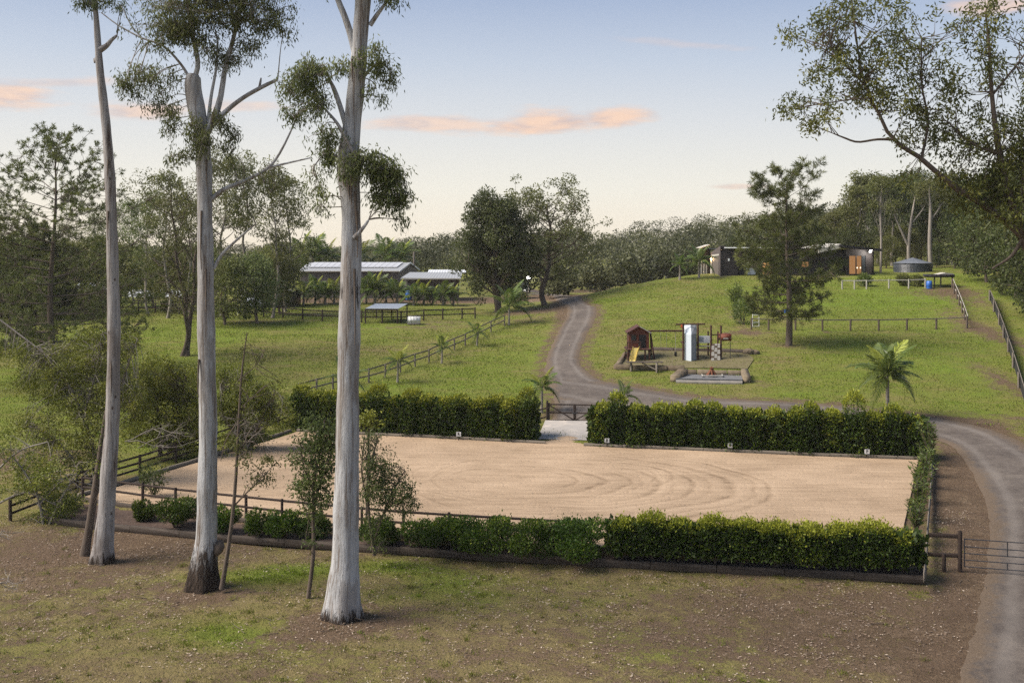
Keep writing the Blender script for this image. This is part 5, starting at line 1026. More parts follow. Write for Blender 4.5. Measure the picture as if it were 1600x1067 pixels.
tC, wC, bC = gum('large_gum_tree', 'largest pale gum trunk with drooping leaf bunches, nearest the camera', 37.6,
    [(536, 968, 64), (537, 930, 52), (539, 880, 45), (541, 800, 39), (543, 680, 36), (545, 560, 34), (547, 460, 32.5), (549, 380, 31), (548, 320, 31), (545, 280, 34), (545, 245, 33), (549, 205, 29), (554, 160, 27), (560, 100, 25), (563, 50, 25), (567, 0, 24), (571, -60, 20), (574, -140, 12), (576, -220, 3)],
    [[(556, 85, 13), (548, 55, 11), (538, 25, 10), (528, 0, 9), (515, -45, 6), (500, -100, 3)], [(578, 40, 8), (590, 22, 7), (602, 6, 5), (620, -20, 3)], [(540, 195, 9), (531, 165, 8), (522, 140, 7), (512, 118, 3)], [(560, 250, 7, -.5), (545, 220, 6, -.55), (530, 195, 5, -.5), (510, 172, 3, -.4)],
     [(556, 372, 10, -.3), (565, 362, 7, -.35), (573, 352, 5, -.35), (577, 346, 4, -.35), (578, 344, 2, -.35)], [(560, 260, 5), (585, 240, 4), (610, 250, 3), (630, 280, 1.5)], [(540, 250, 4), (510, 240, 3), (490, 260, 2)], [(560, 130, 5), (590, 100, 3.5), (610, 110, 2)], [(563, 10, 8), (580, -40, 6), (600, -90, 3)]],
    [(490, 120, 36, 20, 1300), (465, 140, 34, 22, 800), (505, 160, 26, 24, 560), (455, 175, 26, 18, 260), (510, 205, 30, 22, 480), (500, 240, 26, 28, 560), (495, 285, 24, 24, 320), (520, 320, 22, 20, 170),
     (575, 265, 26, 26, 1000, -0.7), (605, 275, 30, 28, 1700, -0.5), (615, 310, 26, 26, 900), (590, 320, 24, 26, 500), (625, 335, 14, 16, 160), (550, 270, 18, 24, 420, -0.9), (570, 245, 40, 10, 250),
     (585, 95, 32, 20, 700), (605, 125, 20, 22, 380), (590, 150, 20, 20, 240), (545, 110, 26, 14, 300), (612, 6, 20, 14, 330), (600, -30, 40, 30, 1300), (520, -40, 45, 40, 1500), (565, -120, 80, 60, 3800)], M['gum'], 3, dark_h=0.75)
v0 = [wB(*q) for q in ((326, 872), (338, 858), (343, 850), (346, 843))]; V, Q = tubes([(curve(np.array(v0), 10), [.1, .16, .22, .25, .26, .25, .22, .16, .1, .02])], 10, noise=.25); obj('burl', mesh_np('burl', V, Q, smooth=True), M['bark'], tB)
# loose bark strips on the large trunk
st_p = []
for px, py, ln, dx_ in ((560, 330, 1.6, .33), (557, 300, 1.1, .33), (548, 268, 1.0, -.1), (551, 262, 1.3, .1), (556, 420, 2.6, .34), (533, 832, 2.4, -.26), (545, 850, 1.6, .02), (552, 95, .8, .3), (540, 262, .7, -.2)):
    v = wC(px, py); y_ = -0.30
    cv = curve(np.array([[v[0], y_, v[2]], [v[0]+.06*dx_, y_-.07, v[2]-ln*.4], [v[0]+.10*dx_, y_-.10, v[2]-ln*.75], [v[0]+.03, y_-.16, v[2]-ln]]), 9); st_p.append((cv, np.linspace(.045, .015, 9)))
for w_f, tr_o, lst in ((wB, tB, ((318, 330, 2.2, -.1), (325, 420, 1.6, .2), (314, 560, 1.4, -.2), (326, 250, 1.0, .2))), (wA, tA, ((172, 330, 1.2, .1), (177, 560, 1.5, .15), (168, 720, 2.2, .05), (172, 250, .8, 0)))):
    for px, py, ln, dx_ in lst:
        v = w_f(px, py); y_ = -0.27 if tr_o == tB else -.21; cv = curve(np.array([[v[0], y_, v[2]], [v[0]+.06*dx_, y_-.05, v[2]-ln*.4], [v[0]+.10*dx_, y_-.07, v[2]-ln*.75], [v[0]+.03, y_-.12, v[2]-ln]]), 9); V, Q = tubes([(cv, np.linspace(.04, .012, 9))], 5); obj('bark_strip', mesh_np('strip', V, Q, smooth=True), M['bark'], tr_o)
for q_ in st_p:
    V, Q = tubes([q_], 5); obj('bark_strip', mesh_np('strip', V, Q, smooth=True), M['bark'], tC)

# ------------------------------------------------------------------ generic trees
def grow(rg, h, r0, lean=0.05, first=0.3, nb=16, spread=0.35, rise=0.8, sub=4, wob=0.03, taper=0.25, profile=None, stems=1):
    """returns wood paths and crown tips of a branching tree standing at the origin"""
    wood, tips = [], []
    for s_ in range(stems):
        a0 = rg.uniform(0, 6.28); ln = lean+(0.10 if stems > 1 else 0); n = 9; zz = np.linspace(0, h*0.94*rg.uniform(.85, 1) if stems > 1 else h*0.94, n)
        P = np.column_stack([np.cos(a0)*ln*zz, np.sin(a0)*ln*zz, zz])+np.cumsum(rg.normal(size=(n, 3)), 0)*h*wob*np.array([1, 1, .1]); P[0] = (rg.normal()*.15*(stems > 1), rg.normal()*.15*(stems > 1), -0.3)
        C = curve(P, 22); rr = r0*(1-np.linspace(0, 1, 22)*(1-taper))**1.0; rr[0] *= 1.35; rr[-1] *= .4; wood.append((C, rr)); tips.append((C[-1], 1.0))
        for k in range(max(3, nb//stems)):
            f = first+(1-first)*(k+rg.random())/max(3, nb//stems)*0.97; p0 = C[int(f*21)]; a = k*2.4+rg.uniform(-.5, .5)
            pr = profile(f) if profile else math.sin(math.pi*min(1, max(0.05, (f-first)/(1-first)*0.75+0.2)))
            L = h*spread*pr*rg.uniform(.75, 1.2); d = np.array([math.cos(a), math.sin(a), rise*rg.uniform(.6, 1.3)]); d /= np.linalg.norm(d)
            p2 = p0+d*L; p1 = p0+d*L*.5+np.array([0, 0, -.06*L])+rg.normal(size=3)*L*.05; cv = curve(np.array([p0, p1, p2]), 7); rb = max(.012, rr[int(f*21)]*.45); wood.append((cv, np.linspace(rb, .015, 7))); tips.append((p2, 1.0))
            for j_ in range(sub):
                q0 = cv[rg.integers(2, 6)]; dd = d*0.5+rg.normal(size=3)*np.array([.6, .6, .45]); dd /= np.linalg.norm(dd); q1 = q0+dd*L*rg.uniform(.3, .55); wood.append((np.array([q0, (q0+q1)/2+np.array([0, 0, .03*L]), q1]), [rb*.4, rb*.3, .01])); tips.append((q1, .85))
    return wood, np.array([t_[0] for t_ in tips]), np.array([t_[1] for t_ in tips])
def crown(rg, tips, wts, n, rc, L, asp, droop=0.4, flat=0.7, shell=0.3, out=0.5, tvar=0.16):
    k = rg.integers(0, len(tips), n); P = tips[k]+in_ball(n, rg, shell)*(rc*wts[k])[:, None]*np.array([1, 1, flat])
    D = rg.normal(size=(n, 3))*0.7+unit(P-tips[k])*out+np.array([0, 0, -droop])
    V, Q = leaf_np(P, D, L*rg.uniform(.7, 1.3, n), L*asp*rg.uniform(.8, 1.25, n), rg)
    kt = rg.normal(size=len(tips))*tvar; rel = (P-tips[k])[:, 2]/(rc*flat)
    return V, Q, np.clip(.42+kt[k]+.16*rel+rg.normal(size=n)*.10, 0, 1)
def proto(seed, h, r0, n, rc, L, asp, gk={}, ck={}):
    rg = np.random.default_rng(seed); wood, tips, w_ = grow(rg, h, r0, **gk); V, Q = tubes(wood, 6); wm = mesh_np('trunk', V, Q, smooth=True)
    addattr(wm, 'dark', np.zeros(len(V)))
    V, Q, t_ = crown(rg, tips, w_, n, rc, L, asp, **ck); return wm, mesh_np('crown', V, Q, t_)
def plant(name, label, pr, pos, lm, bm_, s=1.0, rz=None, group=None, cat='tree', sxy=None):
    wm, cm = pr; t = thing(name, label, cat, pos, group, R.uniform(0, 6.28) if rz is None else rz); t.scale = (sxy or s, sxy or s, s)
    key = bm_.name; 
    o = obj('trunk', wm, bm_, t); o2 = obj('crown', cm, lm, t)
    for o_, mm in ((o, bm_), (o2, lm)):
        if o_.data.materials[0] != mm: o_.material_slots[0].link = 'OBJECT'; o_.material_slots[0].material = mm
    return t
up_z = lambda v, dz: Vector((v.x, v.y, v.z+dz))
# the dark round tree and its neighbour
v = gp(778, 488); H_ = (488-296)*v.y/F
pr = proto(101, H_, 0.34, 34000, 0.95, 0.30, 0.5, dict(first=.14, nb=64, spread=.335, rise=.95, sub=5, stems=3, lean=-.06, wob=.010, profile=lambda f: float(np.interp(f, [0, .14, .35, .7, 1], [.6, .95, 1.1, .8, .3]))), dict(droop=.2, flat=.9))
plant('dense_tree', 'dense dark round-crowned tree with several reddish stems by the lamp', pr, up_z(v, 0), M['L_dark'], M['bark'], rz=0.4)
v = gp(852, 477); H_ = (477-308)*v.y/F
pr = proto(102, H_, 0.36, 13000, 0.85, 0.28, 0.5, dict(first=.22, nb=34, spread=.42, rise=.8, sub=5, wob=.02, profile=lambda f: 1.05-0.45*abs(f-.45)), dict(droop=.2, flat=.8))
plant('driveway_tree', 'open-crowned grey-green tree at the bend of the driveway', pr, v, M['L_olive'], M['bark'], rz=1.4)
# tree in the left paddock and the trees behind it
v = gp(290, 556); H_ = (556-250)*v.y/F
pr = proto(103, H_, 0.26, 9500, 0.8, 0.27, 0.3, dict(first=.20, nb=26, spread=.26, rise=1.1, sub=6, stems=2, wob=.012, profile=lambda f: .75+.5*f), dict(droop=.7, flat=.9, out=.3))
plant('paddock_tree', 'tall twin-stemmed tree in the paddock between the left and middle gums', pr, v, M['L_olive'], M['bark'], rz=2.2)
eu = [proto(110+k, 15, 0.20, 3300, .85, 0.32, 0.36, dict(first=.30+.07*k, nb=17, spread=.28, rise=1.3, sub=4, wob=.02), dict(droop=.6, flat=.6, shell=.4)) for k in range(4)]
bs_ = [proto(120+k, 9, 0.22, 6500, 1.15, 0.34, 0.5, dict(first=.14, nb=22, spread=.46, rise=.7, sub=4, wob=.02), dict(droop=.3, flat=.8, shell=.35)) for k in range(3)]
SCR = ((232, 128, 300, 0), (262, 122, 258, 0), (345, 126, 240, 0), (385, 130, 245, 0), (425, 124, 250, 0), (446, 132, 265, 0), (402, 118, 400, 1), (352, 117, 405, 1), (438, 128, 405, 1), (210, 150, 305, 0), (170, 156, 318, 0), (185, 140, 385, 1), (150, 150, 330, 0), (240, 140, 390, 1), (300, 122, 300, 0), (15, 122, 372, 1), (75, 128, 380, 1), (128, 132, 372, 1), (45, 140, 350, 0), (105, 150, 345, 0), (425, 140, 380, 1), (320, 140, 385, 1), (270, 135, 390, 1))
ORDL = 'first second third fourth fifth sixth seventh eighth ninth tenth eleventh twelfth thirteenth fourteenth'.split()
for i_, (px, Y, top, kind) in enumerate(SCR):
    rk = sorted(q[0] for q in SCR if q[3] == kind).index(px); lab = ORDL[rk]+(' tall thin eucalypt' if kind == 0 else ' bushy tree')+' from the left in the screen behind the left paddock'
    x = (px-800)*Y/F; zg_ = hz1(x, Y); H_ = CH-(top-HR)*Y/F-zg_; pr = (eu[i_ % 4] if kind == 0 else bs_[i_ % 3]); h0_ = 15 if kind == 0 else 9
    plant('screen_tree', lab, pr, (x, Y, zg_), M['L_olive'] if i_ % 3 else M['L_gum'], M['bark_pale'] if kind == 0 else M['bark'], H_/h0_, group='screen of trees behind the left paddock', sxy=H_/h0_*(0.85 if kind == 0 else 1.0))
# ------------------------------------------------------------------ pines
def pine(name, label, pos, h, spread, seed, n_tuft, needle, profile, first=0.12, lw_=0.05, r0=0.28, group=None):
    rg = np.random.default_rng(seed); t = thing(name, label, 'tree', pos, group); wood = []; zz = np.linspace(0, h, 14); C = np.column_stack([.012*h*np.sin(zz*.35+seed), .01*h*np.cos(zz*.3), zz]); C[0, 2] = -.3
    wood.append((C, np.linspace(r0*1.15, .03, 14))); TP, TD = [], []; z_ = h*first
    while z_ < h*.985:
        f = z_/h
        for q in range(rg.integers(3, 6)):
            a = rg.uniform(0, 6.28); L = spread*profile(f)*rg.uniform(.65, 1.15); p0 = np.array([np.interp(z_, zz, C[:, 0]), np.interp(z_, zz, C[:, 1]), z_]); d = np.array([math.cos(a), math.sin(a), 0.])
            rise = np.interp(f, [0, .35, .7, 1], [-.10, .10, .45, 1.2]); pm = p0+d*L*.5+np.array([0, 0, rise*L*.35]); p2 = p0+d*L+np.array([0, 0, rise*L*.75+.12*L]); cv = curve(np.array([p0, pm, p2]), 8); wood.append((cv, np.linspace(max(.02, .055*(1-f)+.02), .012, 8)))
            m_ = max(4, int(n_tuft*L/spread)); 
            for u_ in range(m_):
                s_ = rg.uniform(.30, 1.0)**.8; b0_ = cv[min(7, int(s_*7))]; sd = unit(d*.6+rg.normal(size=3)*np.array([.8, .8, .5])+np.array([0, 0, .25])); e_ = b0_+sd*L*rg.uniform(.08, .30)*(1.15-s_*.5)
                wood.append((np.array([b0_, (b0_+e_)/2, e_]), [.016, .013, .008])); TP.append(e_); TD.append(sd)
        z_ += h*rg.uniform(.028, .05)
    V, Q = tubes(wood, 6); me = mesh_np('trunk', V, Q, smooth=True); addattr(me, 'dark', np.zeros(len(V))); obj('trunk', me, M['bark'], t)
    TP = np.array(TP); TD = np.array(TD); per = 26; k = np.repeat(np.arange(len(TP)), per); n = len(k)
    P = TP[k]+TD[k]*rg.uniform(-.35, .15, n)[:, None]*needle*1.4; D = TD[k]*.55+rg.normal(size=(n, 3))*.62+np.array([0, 0, .22]); V, Q = leaf_np(P, D, needle*rg.uniform(.7, 1.2, n), lw_, rg)
    kt = rg.normal(size=len(TP))*.17; obj('needles', mesh_np('needles', V, Q, np.clip(.45+kt[k]+rg.normal(size=n)*.1, 0, 1)), M['L_pine'], t); return t
v = gp(1231, 540); pine('lone_pine', 'lone pine with blue band on its trunk on the open slope', v, (540-276)*v.y/F, 84*v.y/F, 7, 23, .44, lambda f: float(np.interp(f, [0, .17, .2, .45, .62, .70, .80, .92, 1], [.3, .5, .9, 1.05, .92, .72, .74, .66, .2])), first=.17)
pb_ = [o for o in bpy.data.objects if o.name == 'lone_pine'][0]; V, Q = tubes([([(0.0, 0, (540-489)*v.y/F), (0.0, 0, (540-484)*v.y/F)], [.34, .34])], 14); obj('blue_band', mesh_np('band', V, Q), M['blue'], pb_)
cl_ = (at(-30, 560, 76)); pine('edge_conifer', 'dark feathery conifer at the far left edge above the paling fence', (cl_.x, 88, hz1(cl_.x, 88)), (540-165)*88/F, 9.5, 9, 44, .34, lambda f: float(np.interp(f, [0, .15, .4, .7, 1], [.55, .9, 1.0, .75, .15])), first=.10)
cl_ = at(70, 560, 118); pine('fence_conifer', 'dense dark conifer spreading over the paling fence', (at(60, 500, 124).x, 124, hz1(at(60, 500, 124).x, 124)), 10.5, 6.5, 10, 26, .42, lambda f: float(np.interp(f, [0, .2, .6, 1], [.9, 1.0, .7, .15])), first=.06, lw_=.07)
# ------------------------------------------------------------------ palms
def frond_mesh(seed, n, L, droop, lf, w):
    rg = np.random.default_rng(seed); t = np.linspace(0, 1, 10); X = L*t*(1-.18*droop*t); Z = L*(.42*t-(.30+.62*droop)*t*t); C = np.column_stack([X, np.zeros(10), Z]); V, Q = tubes([(C, np.linspace(.028, .008, 10))], 4)
    tt = np.repeat(np.linspace(.14, 1, n), 2); sg = np.tile([1, -1], n); P = np.column_stack([np.interp(tt, t, X), np.zeros(2*n), np.interp(tt, t, Z)]); le = lf*np.sin(np.pi*np.clip(tt*.82+.16, 0, 1))+.08
    D = np.column_stack([np.full(2*n, .75), sg*1.0, -.35-.5*droop+rg.normal(size=2*n)*.18]); V2, Q2 = leaf_np(P, D, le, w, rg, up=np.tile([0, 0, 1.], (2*n, 1)))
    return mesh_np('frond', np.vstack([V, V2]), np.vstack([Q, Q2+len(V)]), np.r_[np.full(len(Q), .6), np.clip(.48+rg.normal(size=2*n)*.12, 0, 1)])
FR = [frond_mesh(1, 34, 1.7, .35, .50, .055), frond_mesh(2, 34, 1.7, .8, .50, .055), frond_mesh(3, 34, 1.7, 1.3, .50, .055)]
FRy = [frond_mesh(4, 34, 1.7, .3, .50, .06), frond_mesh(5, 34, 1.7, .7, .50, .06)]
def palm(label, pos, th, s, n, group=None, yellow=0, tr=0.09, lush=None, seed=0):
    rp_ = random.Random(seed+int(pos[0]*100)); t = thing('palm', label, 'palm', pos, group)
    V, Q = tubes([([(0, 0, -.2), (.02, 0, th*.3), (.04, .02, th*.7), (.03, .02, th), (.03, .02, th+.3*s)], [tr*1.5, tr*1.1, tr, tr*1.1, tr*.5])], 9); obj('trunk', mesh_np('trunk', V, Q, smooth=True), M['bark_pale'], t)
    for k in range(n):
        f = k/max(1, n-1); me = FR[0] if f < .35 else FR[1] if f < .7 else FR[2]; mt = M['L_palm']
        if k < yellow: me = FRy[k % 2]; mt = M['L_palmy']
        o = obj('frond', me, M['L_palm'] if me in FR else M['L_palmy'], t); o.location = (.03, .02, th+.2*s); o.rotation_euler = (rp_.uniform(-.15, .15), -(1.22-1.2*f)+rp_.uniform(-.15, .15), k*2.4+rp_.uniform(-.3, .3)); q = s*rp_.uniform(.8, 1.15); o.scale = (q, q, q)
    return t
def palm_at(px, pb_, ptop, label, n, group=None, yellow=0, frac=.45, tr=.09, seed=0):
    v = gp(px, pb_); H_ = (pb_-ptop)*v.y/F; return palm(label, v, H_*frac, max(.35, H_*(1-frac)/1.55), n, group, yellow, tr, seed=seed)
palm_at(621, 597, 541, 'young palm with bright yellow new fronds, nearest along the lawn fence', 8, 'young palms along the lawn fence', 3, .50, .07)
palm_at(690, 568, 524, 'young palm halfway up the diagonal lawn fence', 8, 'young palms along the lawn fence', 2, .5, .07)
palm_at(745, 541, 502, 'young palm farthest up the diagonal lawn fence', 8, 'young palms along the lawn fence', 1, .45, .07)
palm_at(795, 508, 444, 'larger palm in front of the round dark tree', 10, None, 0, .35, .10)
palm_at(543, 628, 560, 'small palm half hidden behind the large gum trunk', 8, None, 0, .4, .08)
palm_at(846, 645, 576, 'green palm rising beside the arena gate left of the driveway', 10, None, 2, .5, .09)
palm_at(975, 645, 597, 'small palm peeping over the long hedge near the gate', 8, None, 0, .45, .08)
palm_at(1386, 655, 540, 'feathery palm with one yellow frond above the right part of the long hedge', 22, None, 2, .52, .12)
palm_at(1062, 437, 398, 'palm on the crest left of the house, farther from the garage', 12, 'palms by the garage', 0, .5, .12)
palm_at(1092, 434, 386, 'palm on the crest close to the garage', 14, 'palms by the garage', 0, .45, .12)
ORD = 'first second third fourth fifth sixth seventh eighth ninth tenth eleventh twelfth thirteenth fourteenth fifteenth sixteenth seventeenth eighteenth nineteenth twentieth twenty-first twenty-second'.split()
ordn = lambda k: ORD[k]
for i_, px in enumerate((474, 492, 508, 522, 572, 586, 603, 620, 646, 662, 676, 692, 708)):
    Yp_ = 143+R.uniform(-2, 2.5); x = (px-800)*Yp_/F; zg_ = hz1(x, Yp_); tp_ = R.uniform(438, 446) if px < 560 else (R.uniform(434, 442) if px < 625 else R.uniform(446, 452)); H_ = CH-(tp_-HR)*Yp_/F-zg_
    palm(ordn(i_)+' bushy palm from the left in the row along the sheds', (x, Yp_, zg_), H_*.38, H_*.62/1.15, 13, 'row of palms along the sheds', 1 if i_ % 3 else 3, .14, seed=i_)
for i_, px in enumerate((470, 488, 510, 560, 600, 625)):
    Yp_ = 180; x = (px-800)*Yp_/F; zg_ = hz1(x, Yp_); tp_ = R.uniform(380, 396); H_ = CH-(tp_-HR)*Yp_/F-zg_; palm(ordn(i_)+' palm from the left showing above the long shed roof', (x, Yp_, zg_), H_*.72, H_*.28/.9, 12, 'palms behind the long shed', 1, .14, seed=30+i_)

# ------------------------------------------------------------------ left bushes, saplings, dead wood
def custom(name, label, Y, base_px, stems, blobs, n_leaf, L, asp, lm, bm_, seed, droop=.4, cat='tree', zoff=0.0, thin=.018, sub=.42):
    """small tree or bush: stems given as photo polylines at depth Y, leaf clouds around photo spots"""
    rg = np.random.default_rng(seed); b0 = at(*base_px, Y); b0.z = hz1(b0.x, Y); t = thing(name, label, cat, b0); B = np.array(b0); mpp = Y/F
    def w3(px, py, dy=0.): v = at(px, py, Y); return np.array([v.x, Y+dy, v.z])-B
    wood = []; nodes = []
    for s_ in stems:
        p_ = np.array([[*w3(q[0], q[1], q[3] if len(q) > 3 else 0), max(.006, q[2]*mpp/2)] for q in s_]); cv = curve(p_, 14); wood.append((cv[:, :3], cv[:, 3])); nodes.append(cv[:, :3])
    nodes = np.concatenate(nodes); LP, LT = [], []; tot = sum(b_[2]*b_[3] for b_ in blobs)
    for (cx_, cy_, rx, ry, *dn) in blobs:
        dens = dn[0] if dn else 1.0; c3 = w3(cx_, cy_, rg.uniform(-.8, .8)*rx*mpp*.6); ext = np.array([rx*mpp, (rx+ry)*.5*mpp, ry*mpp]); n = int(n_leaf*rx*ry/tot*dens); k_ = max(4, n//45)
        cen = in_ball(k_, rg, .15)*ext+c3
        for c_ in cen:
            dd_ = ((nodes-c_)**2).sum(1); a0 = nodes[np.argsort(dd_)[rg.integers(0, min(9, len(nodes)))]]; wood.append((curve(np.array([a0, (a0+c_)/2+rg.normal(size=3)*.08*np.linalg.norm(c_-a0)+np.array([0, 0, .05]), c_]), 5), np.linspace(thin, .005, 5)))
        kk = rg.integers(0, k_, n); kt = rg.normal(size=k_)*.17; P = cen[kk]+rg.normal(size=(n, 3))*np.minimum(ext, sub*1.2)*.36; LP.append(P); LT.append(np.clip(.45+kt[kk]+rg.normal(size=n)*.13, 0, 1))
    V, Q = tubes(wood, 5); me = mesh_np('branches', V, Q, smooth=True); addattr(me, 'dark', np.full(len(V), .1)); obj('trunk', me, bm_, t)
    if LP:
        P = np.concatenate(LP); n = len(P); V, Q = leaf_np(P, rg.normal(size=(n, 3))*.65+np.array([0, 0, -droop]), L*rg.uniform(.7, 1.3, n), L*asp*rg.uniform(.8, 1.2, n), rg); obj('crown', mesh_np('crown', V, Q, np.concatenate(LT)), lm, t)
    return t
custom('sapling', 'thin crooked sapling growing against the foot of the middle gum', 40.2, (347, 920), [[(346, 920, 9), (353, 880, 7), (364, 800, 6), (370, 720, 5), (374, 640, 4), (378, 580, 3), (386, 520, 1.5)], [(366, 790, 3), (385, 770, 2.5), (410, 745, 1.5), (432, 722, 1)], [(372, 700, 2.5), (392, 690, 2), (415, 705, 1)], [(370, 660, 2), (352, 690, 1.5), (345, 720, 1)], [(378, 590, 2), (400, 570, 1.2), (415, 545, .8)], [(374, 640, 2), (395, 620, 1.4), (420, 600, .8)]],
       [(400, 745, 24, 18), (425, 725, 16, 12), (395, 715, 20, 14), (410, 565, 10, 12, .5), (385, 640, 12, 20, .4), (430, 600, 14, 10, .5), (350, 700, 10, 14, .4), (376, 610, 14, 24, .6), (372, 690, 14, 24, .6), (384, 540, 10, 16, .6)], 1500, .15, .32, M['L_olive'], M['bark'], 201, .6)
custom('leafy_sapling', 'bright leafy sapling standing just left of the large gum', 39.5, (479, 955), [[(478, 958, 9), (484, 915, 7), (490, 860, 6.5), (489, 800, 5.5), (492, 740, 4.5), (503, 690, 3), (507, 655, 1.5)], [(490, 800, 3.5), (498, 760, 3), (515, 720, 2), (525, 690, 1)], [(491, 770, 3), (475, 730, 2), (468, 690, 1)], [(490, 830, 2), (478, 800, 1.5), (470, 770, 1)]],
       [(505, 668, 26, 18), (490, 690, 30, 20), (478, 715, 26, 18), (508, 720, 24, 20), (492, 745, 28, 16), (475, 765, 22, 14), (505, 775, 20, 18), (488, 800, 18, 12, .6), (515, 690, 18, 20), (489, 830, 14, 10, .35), (484, 845, 12, 8, .5)], 6000, .13, .45, M['L_fresh'], M['bark'], 202, .35)
custom('leaning_sapling', 'wide spreading sapling leaning out to the right of the large gum', 43.5, (588, 868), [[(585, 868, 6), (580, 830, 5), (575, 780, 4), (580, 720, 3), (590, 690, 1.5)], [(583, 850, 4), (600, 800, 3), (618, 760, 2), (632, 735, 1)], [(580, 830, 3), (610, 790, 2.5), (640, 775, 1)], [(577, 790, 3), (565, 740, 2), (570, 680, 1)], [(585, 868, 3), (600, 845, 2), (608, 850, 1)]],
       [(578, 690, 20, 16), (590, 720, 26, 20), (610, 740, 24, 18), (625, 765, 24, 20), (600, 770, 30, 22), (575, 760, 22, 26), (635, 790, 16, 14), (610, 800, 24, 12, .6), (580, 820, 20, 16, .6), (595, 845, 24, 10, .5)], 7000, .13, .34, M['L_fresh'], M['bark'], 203, .6)
custom('yellow_sapling', 'small yellow-green tuft peeping past the large gum above the sand', 46.5, (577, 700), [[(572, 850, 4), (573, 780, 3.5), (575, 720, 3), (577, 660, 2)]], [(577, 650, 14, 11), (570, 662, 12, 9), (585, 663, 12, 8)], 420, .15, .5, M['L_palmy'], M['bark'], 204, .1)
custom('ivy_clad_tree', 'slim ivy-clad stem leaning against the leftmost gum', 45.2, (133, 868), [[(131, 872, 17), (138, 830, 13), (146, 780, 12), (155, 720, 10), (162, 670, 8), (166, 640, 5)]], [(160, 690, 9, 32, .8), (156, 730, 7, 20, .5)], 700, .11, .6, M['L_hedge'], M['bark'], 205, .4)
# wattle bushes between the gums and the left paddock
custom('wattle_tree', 'large feathery yellow-green wattle spreading before the left paddock', 57, (120, 770), [[(160, 790, 8), (150, 720, 6), (130, 650, 5), (100, 590, 3.5), (60, 540, 2)], [(150, 720, 5), (180, 640, 4), (200, 570, 2.5), (215, 530, 1.5)], [(130, 650, 4), (150, 580, 3), (160, 520, 1.5)], [(150, 760, 4), (90, 690, 3), (40, 660, 2)], [(0, 500, 3), (40, 530, 2.5), (80, 560, 1.5)]],
       [(100, 570, 50, 34), (60, 600, 50, 30), (140, 545, 42, 34), (120, 620, 56, 34), (170, 590, 34, 40), (60, 660, 46, 26, .7), (150, 660, 40, 34), (100, 700, 50, 26, .7), (190, 540, 26, 26), (30, 560, 30, 24, .7), (210, 620, 30, 40), (40, 735, 46, 24, .6), (150, 720, 40, 24, .7)], 34000, .16, .32, M['L_bush'], M['bark_pale'], 206, .3)
custom('green_wattle', 'dense olive wattle bush behind the leftmost and middle gums', 64, (250, 705), [[(250, 712, 7), (248, 650, 5), (235, 600, 3)], [(250, 700, 5), (275, 640, 4), (290, 590, 2)], [(250, 700, 4), (220, 650, 3), (205, 610, 2)]],
       [(240, 580, 40, 26), (280, 600, 38, 30), (220, 620, 36, 30), (262, 640, 44, 32), (300, 650, 34, 30), (230, 670, 40, 26), (285, 690, 40, 22)], 24000, .17, .36, M['L_bush'], M['bark'], 207, .3)
custom('right_wattle', 'olive wattle bush with grey twigs right of the middle gum', 66, (385, 690), [[(385, 700, 6), (380, 640, 4), (372, 590, 2)], [(385, 700, 4), (410, 650, 3), (430, 610, 2)], [(385, 700, 4), (350, 650, 3), (345, 600, 2)]],
       [(360, 590, 28, 28), (385, 615, 36, 26), (420, 625, 34, 22, .7), (355, 640, 30, 28), (395, 655, 42, 26), (440, 650, 26, 18, .5), (375, 685, 40, 18)], 19000, .17, .36, M['L_bush'], M['bark_pale'], 208, .3)
custom('edge_bush', 'scrubby yellow-leaved bush with bare twigs at the left picture edge', 50, (60, 830), [[(70, 835, 5), (60, 780, 4), (40, 740, 2.5), (20, 715, 1.5)], [(70, 835, 4), (95, 780, 3), (120, 740, 1.5)], [(60, 790, 3), (100, 750, 2), (130, 765, 1)], [(-10, 790, 4), (40, 770, 3), (90, 790, 1.5)], [(-10, 740, 4), (30, 705, 3), (75, 690, 1.5)]],
       [(80, 740, 44, 26, .8), (40, 770, 46, 26, .7), (100, 790, 26, 22, .9), (20, 720, 34, 22, .6), (60, 810, 40, 18, .6), (10, 690, 24, 20, .6)], 7000, .14, .4, M['L_bush'], M['dead'], 209, .4)
def deadbranch(name, label, Y, starts, seed, mat, depth=3, L0=1.6, spread=.55, base=None):
    rg = np.random.default_rng(seed); b0 = at(starts[0][0], starts[0][1], Y); g_ = hz1(b0.x, Y); t = thing(name, label, 'branch', (b0.x, Y, g_)); B = np.array((b0.x, Y, g_)); wood = []
    def rec(p, d, L, r, k):
        n = 6; pts = [p]
        for q in range(n): d = unit(d+rg.normal(size=3)*.20+np.array([0, 0, -.02])); pts.append(pts[-1]+d*L/n)
        wood.append((np.array(pts), np.linspace(r, r*.45, n+1)))
        if k > 0:
            for q in range(rg.integers(2, 5)): i_ = rg.integers(2, n+1); rec(pts[i_], unit(d+rg.normal(size=3)*spread), L*rg.uniform(.4, .7), r*.5, k-1)
    for (px, py, ex, ey, r) in starts:
        a = np.array(at(px, py, Y))-B; c = np.array(at(ex, ey, Y-.4))-B; L = np.linalg.norm(c-a); rec(a, unit(c-a), L*.75, r, depth)
    V, Q = tubes(wood, 5); me = mesh_np('branches', V, Q, smooth=True); addattr(me, 'dark', np.zeros(len(V))); obj('branches', me, mat, t); return t
deadbranch('bare_branch', 'bleached bare branch hanging in from the left edge over the litter', 38, [(-40, 800, 25, 850, .05), (-50, 870, 30, 890, .045), (-45, 900, 20, 905, .03)], 5, M['dead'], 3)
deadbranch('dead_brush', 'tangle of grey dead twigs between the left and middle gums', 60, [(195, 690, 250, 615, .035), (200, 690, 300, 645, .03), (215, 700, 290, 690, .025), (240, 700, 270, 650, .022)], 6, M['dead'], 4, spread=.7)
